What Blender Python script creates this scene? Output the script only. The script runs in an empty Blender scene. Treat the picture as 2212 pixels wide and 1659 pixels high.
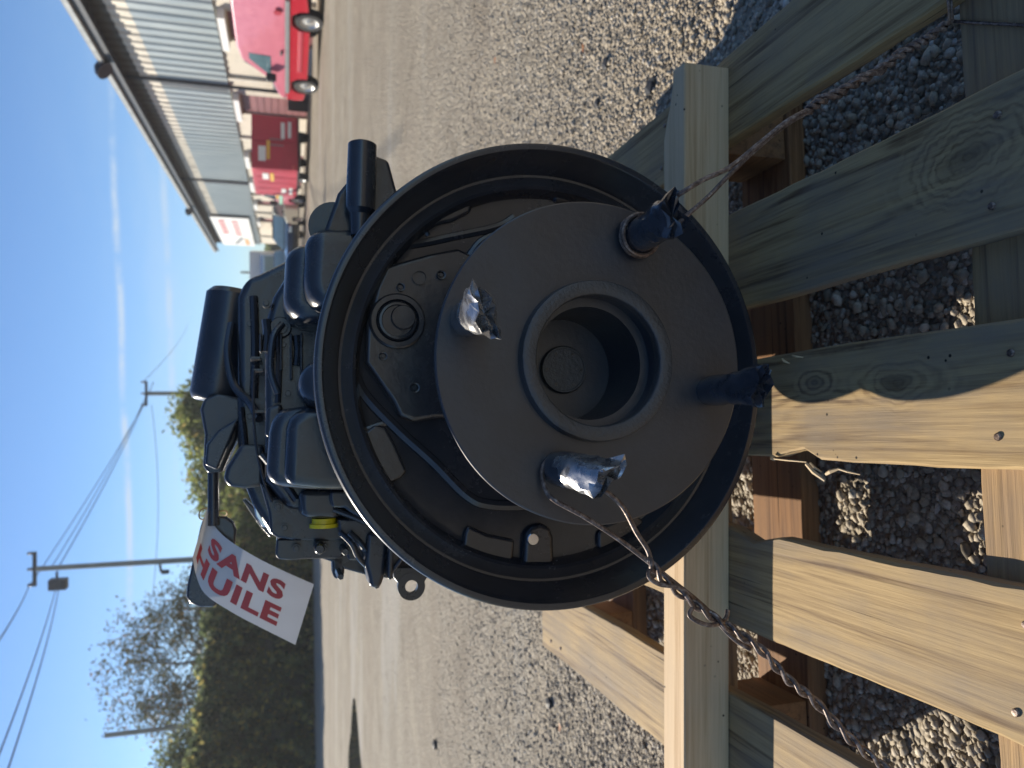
import bpy, bmesh, math, random
import numpy as np
from mathutils import Vector, Matrix, Euler
random.seed(7); np.random.seed(7)
D = bpy.data; S = bpy.context.scene; COL = S.collection
PI = math.pi; R = math.radians

# ------------------------------------------------------------------ camera
PITCH = R(16.37); CAMZ = 0.86; FPX = 1661.0      # photograph is a phone picture lying on its side
cp, sp = math.cos(PITCH), math.sin(PITCH)
FWD = Vector((0, cp, -sp)); UPV = Vector((0, sp, cp)); RGT = Vector((1, 0, 0))
cam_d = D.cameras.new("camera"); cam = D.objects.new("camera", cam_d); COL.objects.link(cam)
m = Matrix((( -UPV.x, RGT.x, -FWD.x), (-UPV.y, RGT.y, -FWD.y), (-UPV.z, RGT.z, -FWD.z)))
cam.matrix_world = Matrix.Translation((0, 0, CAMZ)) @ m.to_4x4()
cam_d.sensor_fit = 'HORIZONTAL'; cam_d.sensor_width = 36; cam_d.lens = 36 * FPX / 2212
cam_d.clip_start = 0.02; cam_d.clip_end = 3000
cam_d.dof.use_dof = True; cam_d.dof.focus_distance = 0.80; cam_d.dof.aperture_fstop = 7.2
S.camera = cam

# ------------------------------------------------------------------ world, sun, exposure
SUN_V = Vector((-1.17, 1.476, 1.0)).normalized()
SUN_EL = math.asin(SUN_V.z); SUN_AZ = math.atan2(SUN_V.x, SUN_V.y)
W = D.worlds.new("World"); S.world = W; W.use_nodes = True
wn = W.node_tree; wn.nodes.clear()
def ray(ox, oy):
    return (FWD + RGT * ((1659 - oy - 829.5) / FPX) + UPV * ((1106 - ox) / FPX)).normalized()
def P(ox, oy, Y):
    d = ray(ox, oy); return Vector((0, 0, CAMZ)) + d * (Y / d.y)
def PZ(ox, oy, z):
    d = ray(ox, oy); return Vector((0, 0, CAMZ)) + d * ((z - CAMZ) / d.z)
def build_world():
    N = wn.nodes; L = wn.links
    out = N.new('ShaderNodeOutputWorld'); bg = N.new('ShaderNodeBackground'); L.new(bg.outputs[0], out.inputs[0])
    sky = N.new('ShaderNodeTexSky'); sky.sky_type = 'NISHITA'; sky.sun_disc = False
    sky.sun_elevation = SUN_EL; sky.sun_rotation = SUN_AZ
    sky.altitude = 100; sky.air_density = 1.0; sky.dust_density = 0.05; sky.ozone_density = 2.6
    tc = N.new('ShaderNodeTexCoord')
    def math_(op, a, b=None, c=None, clamp=False):
        n = N.new('ShaderNodeMath'); n.operation = op; n.use_clamp = clamp
        for i, v in enumerate((a, b, c)):
            if v is None: continue
            if isinstance(v, (int, float)): n.inputs[i].default_value = v
            else: L.new(v, n.inputs[i])
        return n.outputs[0]
    def dot(v):
        n = N.new('ShaderNodeVectorMath'); n.operation = 'DOT_PRODUCT'; L.new(tc.outputs['Generated'], n.inputs[0]); n.inputs[1].default_value = v; return n.outputs['Value']
    def ss(x, a, b):
        n = N.new('ShaderNodeMapRange'); n.interpolation_type = 'SMOOTHSTEP'; L.new(x, n.inputs[0])
        n.inputs[1].default_value = a; n.inputs[2].default_value = b; return n.outputs[0]
    def noise(scale, vec, det=4, rough=.55):
        mp = N.new('ShaderNodeMapping'); mp.inputs['Scale'].default_value = vec; L.new(tc.outputs['Generated'], mp.inputs[0])
        n = N.new('ShaderNodeTexNoise'); n.inputs['Scale'].default_value = scale; n.inputs['Detail'].default_value = det
        n.inputs['Roughness'].default_value = rough; L.new(mp.outputs[0], n.inputs[0]); return n.outputs[0]
    total = None
    # vapour trails: thin ragged bands along great circles between two directions
    for (a, b, w, amp, e0, e1) in (((243, 300), (283, 1290), .0060, .95, -.02, -.02), ((352, 330), (374, 900), .0065, .7, 0, 0)):
        A_, B_ = ray(*a), ray(*b); n = A_.cross(B_).normalized(); mid = (A_ + B_).normalized(); half = mid.dot(A_)
        along = (B_ - A_).normalized()
        x = dot(n); wob = noise(9, (1, 1, 1), 2)
        x = math_('ADD', x, math_('MULTIPLY', math_('SUBTRACT', wob, .5), .008))
        band = math_('SUBTRACT', 1, ss(math_('ABSOLUTE', x), 0.0, w))
        lim = math_('MULTIPLY', ss(dot(mid), half - .04, half + .03), amp)
        br = ss(noise(16, (1, 1, 1), 5, .65), .33, .62)
        k = math_('MULTIPLY', math_('MULTIPLY', band, lim), br)
        total = k if total is None else math_('ADD', total, k)
    # thin cirrus veils, denser towards the horizon
    c1 = noise(2.6, (1, 1, 4.5), 6, .6)
    sep = N.new('ShaderNodeSeparateXYZ'); L.new(tc.outputs['Generated'], sep.inputs[0])
    low = math_('SUBTRACT', 1, ss(sep.outputs[2], .03, .30))
    veil = math_('MULTIPLY', ss(c1, .42, .72), math_('MULTIPLY', low, .38))
    veil = math_('ADD', veil, math_('MULTIPLY', math_('SUBTRACT', 1, ss(sep.outputs[2], 0.0, .22)), .12))
    total = math_('ADD', total, veil, None, True)
    mix = N.new('ShaderNodeMix'); mix.data_type = 'RGBA'; L.new(total, mix.inputs[0]); tint = N.new('ShaderNodeVectorMath'); tint.operation = 'MULTIPLY'; tint.inputs[1].default_value = (.66, .82, 1.02); L.new(sky.outputs[0], tint.inputs[0]); L.new(tint.outputs[0], mix.inputs[6])
    mix.inputs[7].default_value = (4.5, 5.6, 6.9, 1)
    L.new(mix.outputs[2], bg.inputs[0]); bg.inputs[1].default_value = 0.082
build_world()
sd = D.lights.new("sun", 'SUN'); sun = D.objects.new("sun", sd); COL.objects.link(sun)
sd.energy = 4.8; sd.angle = R(0.53); sd.color = (1, .91, .77)
sun.rotation_euler = (-SUN_V).to_track_quat('-Z', 'Y').to_euler(); sun.location = SUN_V * 30
S.view_settings.view_transform = 'Standard'; S.view_settings.look = 'None'
S.view_settings.gamma = 1; S.view_settings.exposure = 0.66; S.view_settings.use_curve_mapping = False
S.render.engine = 'CYCLES'

# ------------------------------------------------------------------ materials
def lin(c): return tuple(((x / 255) / 12.92 if x / 255 <= .04045 else ((x / 255 + .055) / 1.055) ** 2.4) for x in c)
class NT:
    def __init__(s, name):
        s.m = D.materials.new(name); s.m.use_nodes = True; s.t = s.m.node_tree
        s.b = s.t.nodes['Principled BSDF']; s.out = s.t.nodes['Material Output']
    def n(s, t, **k):
        x = s.t.nodes.new('ShaderNode' + t)
        for a, b in k.items(): setattr(x, a, b)
        return x
    def l(s, a, b): s.t.links.new(a, b)
    def obj(s, scale=(1, 1, 1), rnd=True, kind='Object'):
        tc = s.n('TexCoord'); mp = s.n('Mapping'); mp.inputs['Scale'].default_value = scale
        if rnd:
            oi = s.n('ObjectInfo'); c = s.n('VectorMath', operation='ADD'); mm = s.n('Math', operation='MULTIPLY'); mm.inputs[1].default_value = 37
            s.l(oi.outputs['Random'], mm.inputs[0]); s.l(tc.outputs[kind], c.inputs[0]); s.l(mm.outputs[0], c.inputs[1]); s.l(c.outputs[0], mp.inputs[0])
        else: s.l(tc.outputs[kind], mp.inputs[0])
        return mp.outputs[0]
    def noise(s, v, scale=5, det=5, rough=.6, dist=0):
        x = s.n('TexNoise'); x.inputs['Scale'].default_value = scale; x.inputs['Detail'].default_value = det
        x.inputs['Roughness'].default_value = rough; x.inputs['Distortion'].default_value = dist; s.l(v, x.inputs['Vector']); return x.outputs[0]
    def ramp(s, f, stops):
        x = s.n('ValToRGB'); e = x.color_ramp.elements
        while len(e) < len(stops): e.new(.5)
        for i, (p, c) in enumerate(stops):
            e[i].position = p; e[i].color = (*c, 1) if len(c) == 3 else c
        s.l(f, x.inputs[0]); return x.outputs[0]
    def mix(s, f, a, b, mode='MIX'):
        x = s.n('Mix', data_type='RGBA', blend_type=mode)
        if isinstance(f, (int, float)): x.inputs[0].default_value = f
        else: s.l(f, x.inputs[0])
        for i, v in ((6, a), (7, b)):
            if isinstance(v, tuple): x.inputs[i].default_value = (*v[:3], 1)
            else: s.l(v, x.inputs[i])
        return x.outputs[2]
    def math(s, op, a, b=0.0, clamp=False):
        x = s.n('Math', operation=op); x.use_clamp = clamp
        for i, v in enumerate((a, b)):
            if isinstance(v, (int, float)): x.inputs[i].default_value = v
            else: s.l(v, x.inputs[i])
        return x.outputs[0]
    def rng(s, f, a, b, c=0, d=1):
        x = s.n('MapRange'); x.inputs[1].default_value = a; x.inputs[2].default_value = b; x.inputs[3].default_value = c; x.inputs[4].default_value = d
        s.l(f, x.inputs[0]); return x.outputs[0]
    def bump(s, h, st=.3, dist=.01):
        x = s.n('Bump'); x.inputs['Strength'].default_value = st; x.inputs['Distance'].default_value = dist
        s.l(h, x.inputs['Height']); s.l(x.outputs[0], s.b.inputs['Normal']); return x
    def set(s, col=None, rough=None, metal=None, spec=None, coat=None):
        for k, v in (('Base Color', col), ('Roughness', rough), ('Metallic', metal), ('Specular IOR Level', spec), ('Coat Weight', coat)):
            if v is None: continue
            if isinstance(v, (int, float)): s.b.inputs[k].default_value = v
            elif isinstance(v, tuple): s.b.inputs[k].default_value = (*v[:3], 1)
            else: s.l(v, s.b.inputs[k])
        return s
def plain(name, col, rough=.6, metal=0, var=.15, scale=6, bump=0, spec=.5, coat=0, grime=None):
    t = NT(name); v = t.obj(); n = t.noise(v, scale, 5)
    dk = tuple(c * (1 - var) for c in col); lt = tuple(min(1, c * (1 + var)) for c in col)
    c = t.ramp(n, [(.3, dk), (.7, lt)])
    if grime:
        c = t.mix(t.rng(t.noise(v, scale * 2.3, 8, .7), .52, .7), c, grime)
    t.set(c, t.rng(n, .3, .7, rough * .85, min(1, rough * 1.15)), metal, spec, coat)
    if bump: t.bump(t.noise(v, scale * 12, 4), .4, bump)
    return t.m
def wood(name, c_dark, c_light, grey, greyamt, rough=.75, ringscale=1.0, bumpd=.0012, knots=True, ovals=()):
    """grain runs along the object's local Y"""
    t = NT(name)
    base = t.obj((1, 1, 1))
    # knots push the fibres aside
    kv = t.n('Mapping'); kv.inputs['Scale'].default_value = (7, 2.2, .01); t.l(base, kv.inputs[0])
    vo = t.n('TexVoronoi'); vo.inputs['Scale'].default_value = 1; vo.inputs['Randomness'].default_value = 1; t.l(kv.outputs[0], vo.inputs['Vector'])
    kd = t.rng(vo.outputs['Distance'], 0.0, .42, 1, 0)
    st = t.n('Mapping'); st.inputs['Scale'].default_value = (1, .045, 1); t.l(base, st.inputs[0])
    warp = t.n('TexNoise'); warp.inputs['Scale'].default_value = 9; warp.inputs['Detail'].default_value = 2; t.l(st.outputs[0], warp.inputs['Vector'])
    sep = t.n('SeparateXYZ'); t.l(base, sep.inputs[0])
    x = t.math('ADD', t.math('MULTIPLY', sep.outputs[0], 95 * ringscale), t.math('MULTIPLY', warp.outputs[0], 9 * ringscale))
    x = t.math('ADD', x, t.math('MULTIPLY', sep.outputs[2], 60))
    if knots: x = t.math('ADD', x, t.math('MULTIPLY', t.math('POWER', kd, 1.6), 11))
    lo = t.n('Mapping'); lo.inputs['Scale'].default_value = (30, .9, 30); t.l(base, lo.inputs[0])
    lon = t.noise(lo.outputs[0], 1, 4, .6, .3)
    x = t.math('ADD', x, t.math('MULTIPLY', lon, 22))
    raw = t.n('TexCoord').outputs['Object']; sr = t.n('SeparateXYZ'); t.l(raw, sr.inputs[0]); fo = kmask = orr = None
    if ovals:
        jit = t.math('MULTIPLY', t.math('SUBTRACT', t.noise(raw, 26, 3), .5), .55); sums = None
        for (kx, ky, rx, ry) in ovals:
            dx = t.math('DIVIDE', t.math('SUBTRACT', sr.outputs[0], kx), rx); dy = t.math('DIVIDE', t.math('SUBTRACT', sr.outputs[1], ky), ry)
            dd = t.math('ADD', t.math('SQRT', t.math('ADD', t.math('MULTIPLY', dx, dx), t.math('MULTIPLY', dy, dy))), jit)
            f1 = t.rng(dd, .7, 1.15, 1, 0); o1 = t.math('ADD', t.math('MULTIPLY', t.math('SINE', t.math('MULTIPLY', t.math('POWER', dd, .8), 44 * rx / .05)), .5), .5)
            k1 = t.rng(dd, .10, .38, .6, 0); sh = t.math('MULTIPLY', t.math('DIVIDE', dx, t.math('ADD', t.math('MULTIPLY', dd, dd), .6)), 9)
            x = t.math('ADD', x, sh)
            if fo is None: fo, kmask, orr = f1, k1, t.math('MULTIPLY', t.math('MULTIPLY', o1, .7), f1)
            else: fo = t.math('MAXIMUM', fo, f1); kmask = t.math('MAXIMUM', kmask, k1); orr = t.math('MAXIMUM', orr, t.math('MULTIPLY', o1, f1))
    ring = t.math('ADD', t.math('MULTIPLY', t.math('SINE', x), .5), .5)
    ring = t.math('MULTIPLY', ring, t.rng(t.noise(lo.outputs[0], 1.7, 4, .6), .38, .62, .25, 1.0))
    if ovals: ring = t.math('ADD', t.math('MULTIPLY', ring, t.math('SUBTRACT', 1, fo)), orr)
    ring = t.math('POWER', ring, 1.6)
    fb = t.n('Mapping'); fb.inputs['Scale'].default_value = (260, 7, 260); t.l(base, fb.inputs[0])
    fib = t.noise(fb.outputs[0], 1, 5, .65)
    md = t.n('Mapping'); md.inputs['Scale'].default_value = (40, 2.2, 40); t.l(base, md.inputs[0])
    med = t.noise(md.outputs[0], 1, 6, .6, .4)
    f = t.math('ADD', t.math('MULTIPLY', ring, .26), t.math('ADD', t.math('MULTIPLY', fib, .62), t.math('MULTIPLY', med, .30)))
    c = t.ramp(f, [(.42, c_light), (.60, tuple((a + b) / 2 for a, b in zip(c_light, c_dark))), (.76, c_dark)])
    blot = t.noise(md.outputs[0], .35, 5, .65, .8); blot2 = t.noise(base, 5.5, 5, .6)
    if ovals: c = t.mix(kmask, c, tuple(v * .5 for v in c_dark))
    g = t.rng(t.math('ADD', t.math('MULTIPLY', blot, .5), t.math('MULTIPLY', blot2, .5)), .42, .60)
    gcol = t.mix(fib, tuple(v * .55 for v in grey), tuple(v * 1.25 for v in grey))
    c = t.mix(t.math('MULTIPLY', g, greyamt), c, gcol)
    # drying cracks, nail holes and specks
    cr = t.n('Mapping'); cr.inputs['Scale'].default_value = (130, 1.6, 130); t.l(base, cr.inputs[0])
    crk = t.rng(t.noise(cr.outputs[0], 1, 3, .5), .68, .74)
    c = t.mix(t.math('MULTIPLY', crk, .75), c, tuple(v * .22 for v in c_dark))
    sv = t.n('TexVoronoi'); sv.inputs['Scale'].default_value = 48; t.l(base, sv.inputs['Vector'])
    spk = t.math('MULTIPLY', t.rng(sv.outputs['Distance'], .06, .11, 1, 0), t.rng(blot2, .52, .56))
    c = t.mix(spk, c, (.02, .014, .01))
    if knots:
        c = t.mix(t.rng(vo.outputs['Distance'], .05, .13, .8, 0), c, tuple(v * .35 for v in c_dark))
    t.set(c, rough, 0, .25)
    h = t.math('SUBTRACT', t.math('ADD', t.math('MULTIPLY', fib, .6), t.math('MULTIPLY', med, .5)), t.math('ADD', crk, t.math('MULTIPLY', ring, .35)))
    t.bump(h, .8, bumpd)
    return t.m
M = {}
def mk_black(name, col, rough, bd=.0004, sc=140, dust=.3):
    t = NT(name); v = t.obj((1, 1, 1), False)
    n1 = t.noise(v, 9, 6, .6); n2 = t.noise(v, sc, 3, .6); n3 = t.noise(v, 28, 6, .7)
    c = t.ramp(n1, [(.3, tuple(a * .8 for a in col)), (.72, tuple(a * 1.3 for a in col))])
    c = t.mix(t.math('MULTIPLY', t.rng(n3, .5, .75), dust), c, (.062, .058, .056))
    t.set(c, t.rng(t.math('ADD', n1, t.math('MULTIPLY', n3, .5)), .5, 1.0, rough * .8, rough * 1.35), 0, .8)
    t.bump(t.math('ADD', t.math('MULTIPLY', n2, .6), t.math('MULTIPLY', n3, .8)), .55, bd)
    return t.m
M['paint'] = mk_black('satin_black_paint', (.028, .029, .033), .24, .0005, 100, .25)
M['cast'] = mk_black('black_painted_casting', (.028, .0275, .030), .24, .0011, 70, .2)
M['hubm'] = mk_black('rough_cast_black', (.045, .044, .043), .42, .003, 260, .5)
M['platem'] = mk_black('plate_black', (.030, .031, .036), .33, .0009, 150, .3)
def mk_tape(name, rough):
    t = NT(name); v = t.obj((1, 1, 1), False); n = t.noise(v, 60, 5, .6)
    t.set(t.ramp(n, [(.3, (.024, .025, .030)), (.7, (.05, .054, .065))]), rough, 0, .8, .3); t.b.inputs['Coat Roughness'].default_value = .2
    t.bump(t.math('ADD', t.noise(v, 260, 3), t.math('MULTIPLY', t.noise(v, 70, 2), 2)), .35, .0012); return t.m
M['tape'] = mk_tape('vinyl_tape', .16)
M['foil'] = None
def mk_foil():
    t = NT('silvery_tape'); v = t.obj((1, 1, 1), False); n = t.noise(v, 80, 5, .6)
    t.set(t.ramp(n, [(.3, (.30, .30, .31)), (.7, (.62, .61, .60))]), t.rng(n, .3, .7, .16, .38), .85, .6); t.bump(t.noise(v, 120, 4, .6), .5, .0015); return t.m
M['foil'] = mk_foil()
def mk_rust(name):
    t = NT(name); v = t.obj((1, 1, 1), False); n = t.noise(v, 190, 5, .7); n2 = t.noise(v, 45, 4)
    c = t.ramp(n, [(.32, (.05, .034, .027)), (.5, (.16, .11, .085)), (.68, (.36, .29, .24))])
    t.set(c, t.rng(n2, .3, .7, .25, .7), t.rng(n2, .35, .65, .75, .1), .5); t.bump(n, .6, .0006); return t.m
M['wire'] = mk_rust('rusty_wire'); 
def mk_paper():
    t = NT('paper'); v = t.obj((1, 1, 1), False); n = t.noise(v, 12, 3)
    t.set(t.ramp(n, [(.3, (.56, .57, .60)), (.7, (.66, .67, .69))]), .55, 0, .4)
    tr = t.n('BsdfTranslucent'); tr.inputs[0].default_value = (.75, .74, .70, 1); ms = t.n('MixShader'); ms.inputs[0].default_value = .07
    t.l(t.b.outputs[0], ms.inputs[1]); t.l(tr.outputs[0], ms.inputs[2]); t.l(ms.outputs[0], t.out.inputs[0]); return t.m
M['paper'] = mk_paper()
M['redprint'] = plain('red_print', (.52, .07, .07), .5, var=.1)
M['yellow'] = plain('yellow_plastic', (.90, .66, .02), .35, var=.05)
M['chrome'] = plain('bright_steel', (.75, .75, .75), .18, 1, var=.05)
M['slat'] = wood('weathered_pine', (.11, .058, .025), (.455, .315, .145), (.265, .21, .15), .8, ringscale=2.2)
WA = ((.11, .058, .025), (.455, .315, .145), (.265, .21, .15), .8)
M['slat_knot'] = wood('pine_with_big_knot', *WA, ringscale=2.0, ovals=((.012, -.588, .055, .10),))
M['slat_two'] = wood('pine_with_two_knots', *WA, ringscale=2.0, ovals=((.020, -.485, .032, .085), (.028, -.345, .022, .045)))
M['cross'] = wood('weathered_cross_board', (.13, .075, .035), (.44, .28, .125), (.28, .205, .145), .75, ringscale=3.4, bumpd=.002, knots=False)
M['fresh'] = wood('fresh_spruce', (.46, .29, .14), (.70, .51, .30), (.50, .39, .27), .3, ringscale=.45, bumpd=.0004, knots=False)
M['brownwood'] = wood('rusty_brown_wood', (.12, .05, .02), (.33, .17, .075), (.17, .12, .08), .5, ringscale=1.3)
M['splinter'] = plain('pale_splinter', (.55, .40, .22), .7, var=.2, scale=60)

def mk_ground():
    t = NT('gravel_ground'); v = t.obj((1, 1, 1), False)
    vo = t.n('TexVoronoi'); vo.inputs['Scale'].default_value = 95; t.l(v, vo.inputs['Vector'])
    vo2 = t.n('TexVoronoi'); vo2.inputs['Scale'].default_value = 34; t.l(v, vo2.inputs['Vector'])
    sep = t.n('SeparateColor'); t.l(vo.outputs['Color'], sep.inputs[0]); sep2 = t.n('SeparateColor'); t.l(vo2.outputs['Color'], sep2.inputs[0])
    stone = t.ramp(sep.outputs[0], [(0, (.16, .135, .10)), (.25, (.29, .25, .19)), (.7, (.42, .365, .28)), (.93, (.60, .54, .44))])
    st2 = t.ramp(sep2.outputs[0], [(0, (.24, .205, .155)), (.5, (.34, .295, .225)), (1, (.45, .40, .32))])
    stone = t.mix(.4, stone, st2)
    # long tracks of finer, paler or browner stuff parallel to the yard
    mp = t.n('Mapping'); mp.inputs['Scale'].default_value = (.09, .55, 1); t.l(v, mp.inputs[0])
    tr = t.noise(mp.outputs[0], 1.5, 5, .55, .5)
    fine = t.noise(v, 150, 5, .7); mid = t.noise(v, 9, 6, .65)
    dust = t.ramp(fine, [(.3, (.31, .265, .195)), (.7, (.46, .40, .305))])
    dist = t.n('SeparateXYZ'); t.l(v, dist.inputs[0])
    far = t.rng(dist.outputs[1], 2.0, 9.0, 0, .85)
    c = t.mix(t.math('MULTIPLY', t.rng(mid, .35, .65), t.math('ADD', far, .12), True), stone, dust)
    c = t.mix(t.math('MULTIPLY', t.rng(tr, .46, .60), .6), c, (.33, .275, .205))
    c = t.mix(t.math('MULTIPLY', t.rng(tr, .36, .44, 1, 0), .55), c, (.50, .47, .41))
    pat = t.noise(v, .55, 5, .6); pt2 = t.noise(v, 2.4, 6, .65, .6)
    c = t.mix(t.math('MULTIPLY', t.rng(pt2, .52, .66), .45), c, (.50, .43, .32)); c = t.mix(t.math('MULTIPLY', t.rng(pt2, .34, .44, 1, 0), .45), c, (.20, .165, .12))
    c = t.mix(t.math('MULTIPLY', t.rng(pat, .5, .68), .4), c, (.28, .24, .18))
    t.set(c, .9, 0, .2)
    h = t.math('ADD', t.math('MULTIPLY', t.math('SUBTRACT', 1, vo.outputs['Distance']), .55), t.math('ADD', t.math('MULTIPLY', t.math('SUBTRACT', 1, vo2.outputs['Distance']), .5), t.math('MULTIPLY', mid, .5)))
    t.bump(h, 1.0, .022); return t.m
M['ground'] = mk_ground()
def mk_stone():
    t = NT('loose_gravel'); a = t.n('Attribute'); a.attribute_name = 'tone'
    v = t.obj((1, 1, 1), False); n = t.noise(v, 260, 4, .7)
    c = t.ramp(a.outputs['Fac'], [(0, (.11, .095, .072)), (.2, (.28, .235, .17)), (.55, (.46, .39, .29)), (.8, (.60, .52, .40)), (.97, (.72, .66, .56)), (1, (.72, .66, .56))])
    c = t.mix(t.rng(n, .35, .7, .45, 0), c, (.13, .11, .09)); t.set(c, .75, 0, .35); t.bump(n, .5, .001); return t.m
M['stone'] = mk_stone()
def mk_leaf(name, stops, tr=.35):
    t = NT(name); a = t.n('Attribute'); a.attribute_name = 'tone'; c = t.ramp(a.outputs['Fac'], stops); t.set(c, .6, 0, .3)
    b = t.n('BsdfTranslucent'); t.l(c, b.inputs[0]); ms = t.n('MixShader'); ms.inputs[0].default_value = tr
    t.l(t.b.outputs[0], ms.inputs[1]); t.l(b.outputs[0], ms.inputs[2]); t.l(ms.outputs[0], t.out.inputs[0]); return t.m
M['leaf_dark'] = mk_leaf('dark_hedge_leaves', [(0, (.05, .075, .04)), (.45, (.13, .165, .075)), (.8, (.27, .30, .11)), (1, (.60, .50, .16))], .6)
M['leaf_green'] = mk_leaf('green_leaves', [(0, (.10, .12, .04)), (.5, (.22, .26, .065)), (.85, (.34, .36, .10)), (1, (.42, .32, .11))], .55)
M['leaf_aut'] = mk_leaf('autumn_leaves', [(0, (.06, .07, .03)), (.6, (.10, .11, .05)), (.9, (.24, .16, .05)), (1, (.30, .14, .05))])
M['bark'] = plain('bark', (.10, .08, .065), .9, var=.4, scale=9, bump=.004)
M['core'] = plain('hedge_core', (.05, .055, .04), 1, var=.3)
M['wall'] = plain('cream_wall', (.56, .51, .42), .8, var=.08, scale=.6, grime=(.40, .36, .29))
M['eaveshade'] = plain('eaves_shade_sheet', (.07, .062, .052), .6, 0, var=.3, scale=2)  # dark colour paints the shadow under eaves and gutter
M['clad'] = plain('shade_grey_cladding', (.34, .37, .36), .36, .35, var=.10, scale=.5)  # grey puts the shade on the lower cladding into its colour
M['cladw'] = plain('cream_cladding', (.62, .57, .47), .5, 0, var=.12, scale=.8, grime=(.30, .27, .22))  # cream paints the cladding's sunlit band; also the pilasters' own colour
M['darkmetal'] = plain('dark_metal', (.035, .038, .045), .5, .3, var=.2)
M['gut'] = plain('gutter', (.42, .43, .42), .5, .3, var=.2, scale=2)
M['reddoor'] = plain('dark_red_door', (.20, .055, .06), .55, var=.15, scale=1)
M['white'] = plain('white_paint', (.72, .72, .70), .5, var=.06)
M['roofm'] = plain('roof', (.22, .22, .22), .7, var=.2)
M['red'] = plain('red_car_paint', (.50, .02, .04), .22, var=.05, coat=.8)
M['pink'] = plain('glare_pink_red', (.55, .13, .19), .35, var=.06, coat=.5)  # pink is sun glare on red paint, put into the colour
M['redbox'] = plain('dull_red_box', (.42, .02, .05), .45, var=.15, scale=1)
M['rubber'] = plain('rubber', (.02, .02, .022), .8, var=.2)
M['rimm'] = plain('wheel_metal', (.62, .62, .60), .35, .7, var=.1)
M['grey'] = plain('grey_plastic', (.20, .21, .22), .5, var=.1)
M['glass'] = plain('vehicle_glass', (.10, .17, .20), .08, 0, var=.1, spec=.8)
M['bluecar'] = plain('pale_blue_car_paint', (.30, .40, .55), .2, .4, var=.05, coat=.8)
M['blackcar'] = plain('black_car_paint', (.012, .014, .018), .15, 0, var=.1, coat=1)
M['teal'] = plain('pale_green_stripe', (.25, .60, .45), .4, var=.05)
M['orange'] = plain('orange_print', (.85, .35, .12), .5, var=.05)
M['yprint'] = plain('yellow_print', (.70, .42, .06), .5, var=.05)
M['concpole'] = plain('pole_concrete', (.26, .26, .22), .8, var=.15, scale=3)
M['cable'] = plain('cable', (.04, .045, .05), .6)
M['deadleaf'] = plain('dead_leaf', (.50, .20, .07), .7, var=.3, scale=40)
M['string'] = plain('string', (.55, .36, .16), .8, var=.2, scale=50)
def mk_water():
    t = NT('puddle_water'); t.set((.05, .05, .045), .03, 0, .9); v = t.obj((1, 1, 1), False); t.bump(t.noise(v, 3, 3), .05, .01); return t.m
M['water'] = mk_water()

# ------------------------------------------------------------------ mesh helpers
def link(name, verts, faces, mat, parent=None, smooth=False, sharp=35, bevel=0, seg=2, loc=None, rot=None):
    me = D.meshes.new(name); me.from_pydata([tuple(v) for v in verts], [], faces)
    bm = bmesh.new(); bm.from_mesh(me); bmesh.ops.recalc_face_normals(bm, faces=bm.faces); bm.to_mesh(me); bm.free()
    if smooth:
        me.polygons.foreach_set('use_smooth', [True] * len(me.polygons)); me.set_sharp_from_angle(angle=R(sharp))
    me.materials.append(mat); o = D.objects.new(name, me); COL.objects.link(o)
    if parent: o.parent = parent
    if loc is not None: o.location = loc
    if rot is not None: o.rotation_euler = rot
    if bevel:
        b = o.modifiers.new('bevel', 'BEVEL'); b.width = bevel; b.segments = seg; b.limit_method = 'ANGLE'; b.angle_limit = R(40); b.harden_normals = True
        me.polygons.foreach_set('use_smooth', [True] * len(me.polygons))
    return o
def tag(o, label=None, cat=None, group=None, kind=None):
    for k, v in (('label', label), ('category', cat), ('group', group), ('kind', kind)):
        if v: o[k] = v
    return o
def empty(name, loc, rz=0, **k):
    o = D.objects.new(name, None); COL.objects.link(o); o.location = loc; o.rotation_euler = (0, 0, rz); o.empty_display_size = .1; return tag(o, **k)
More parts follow.
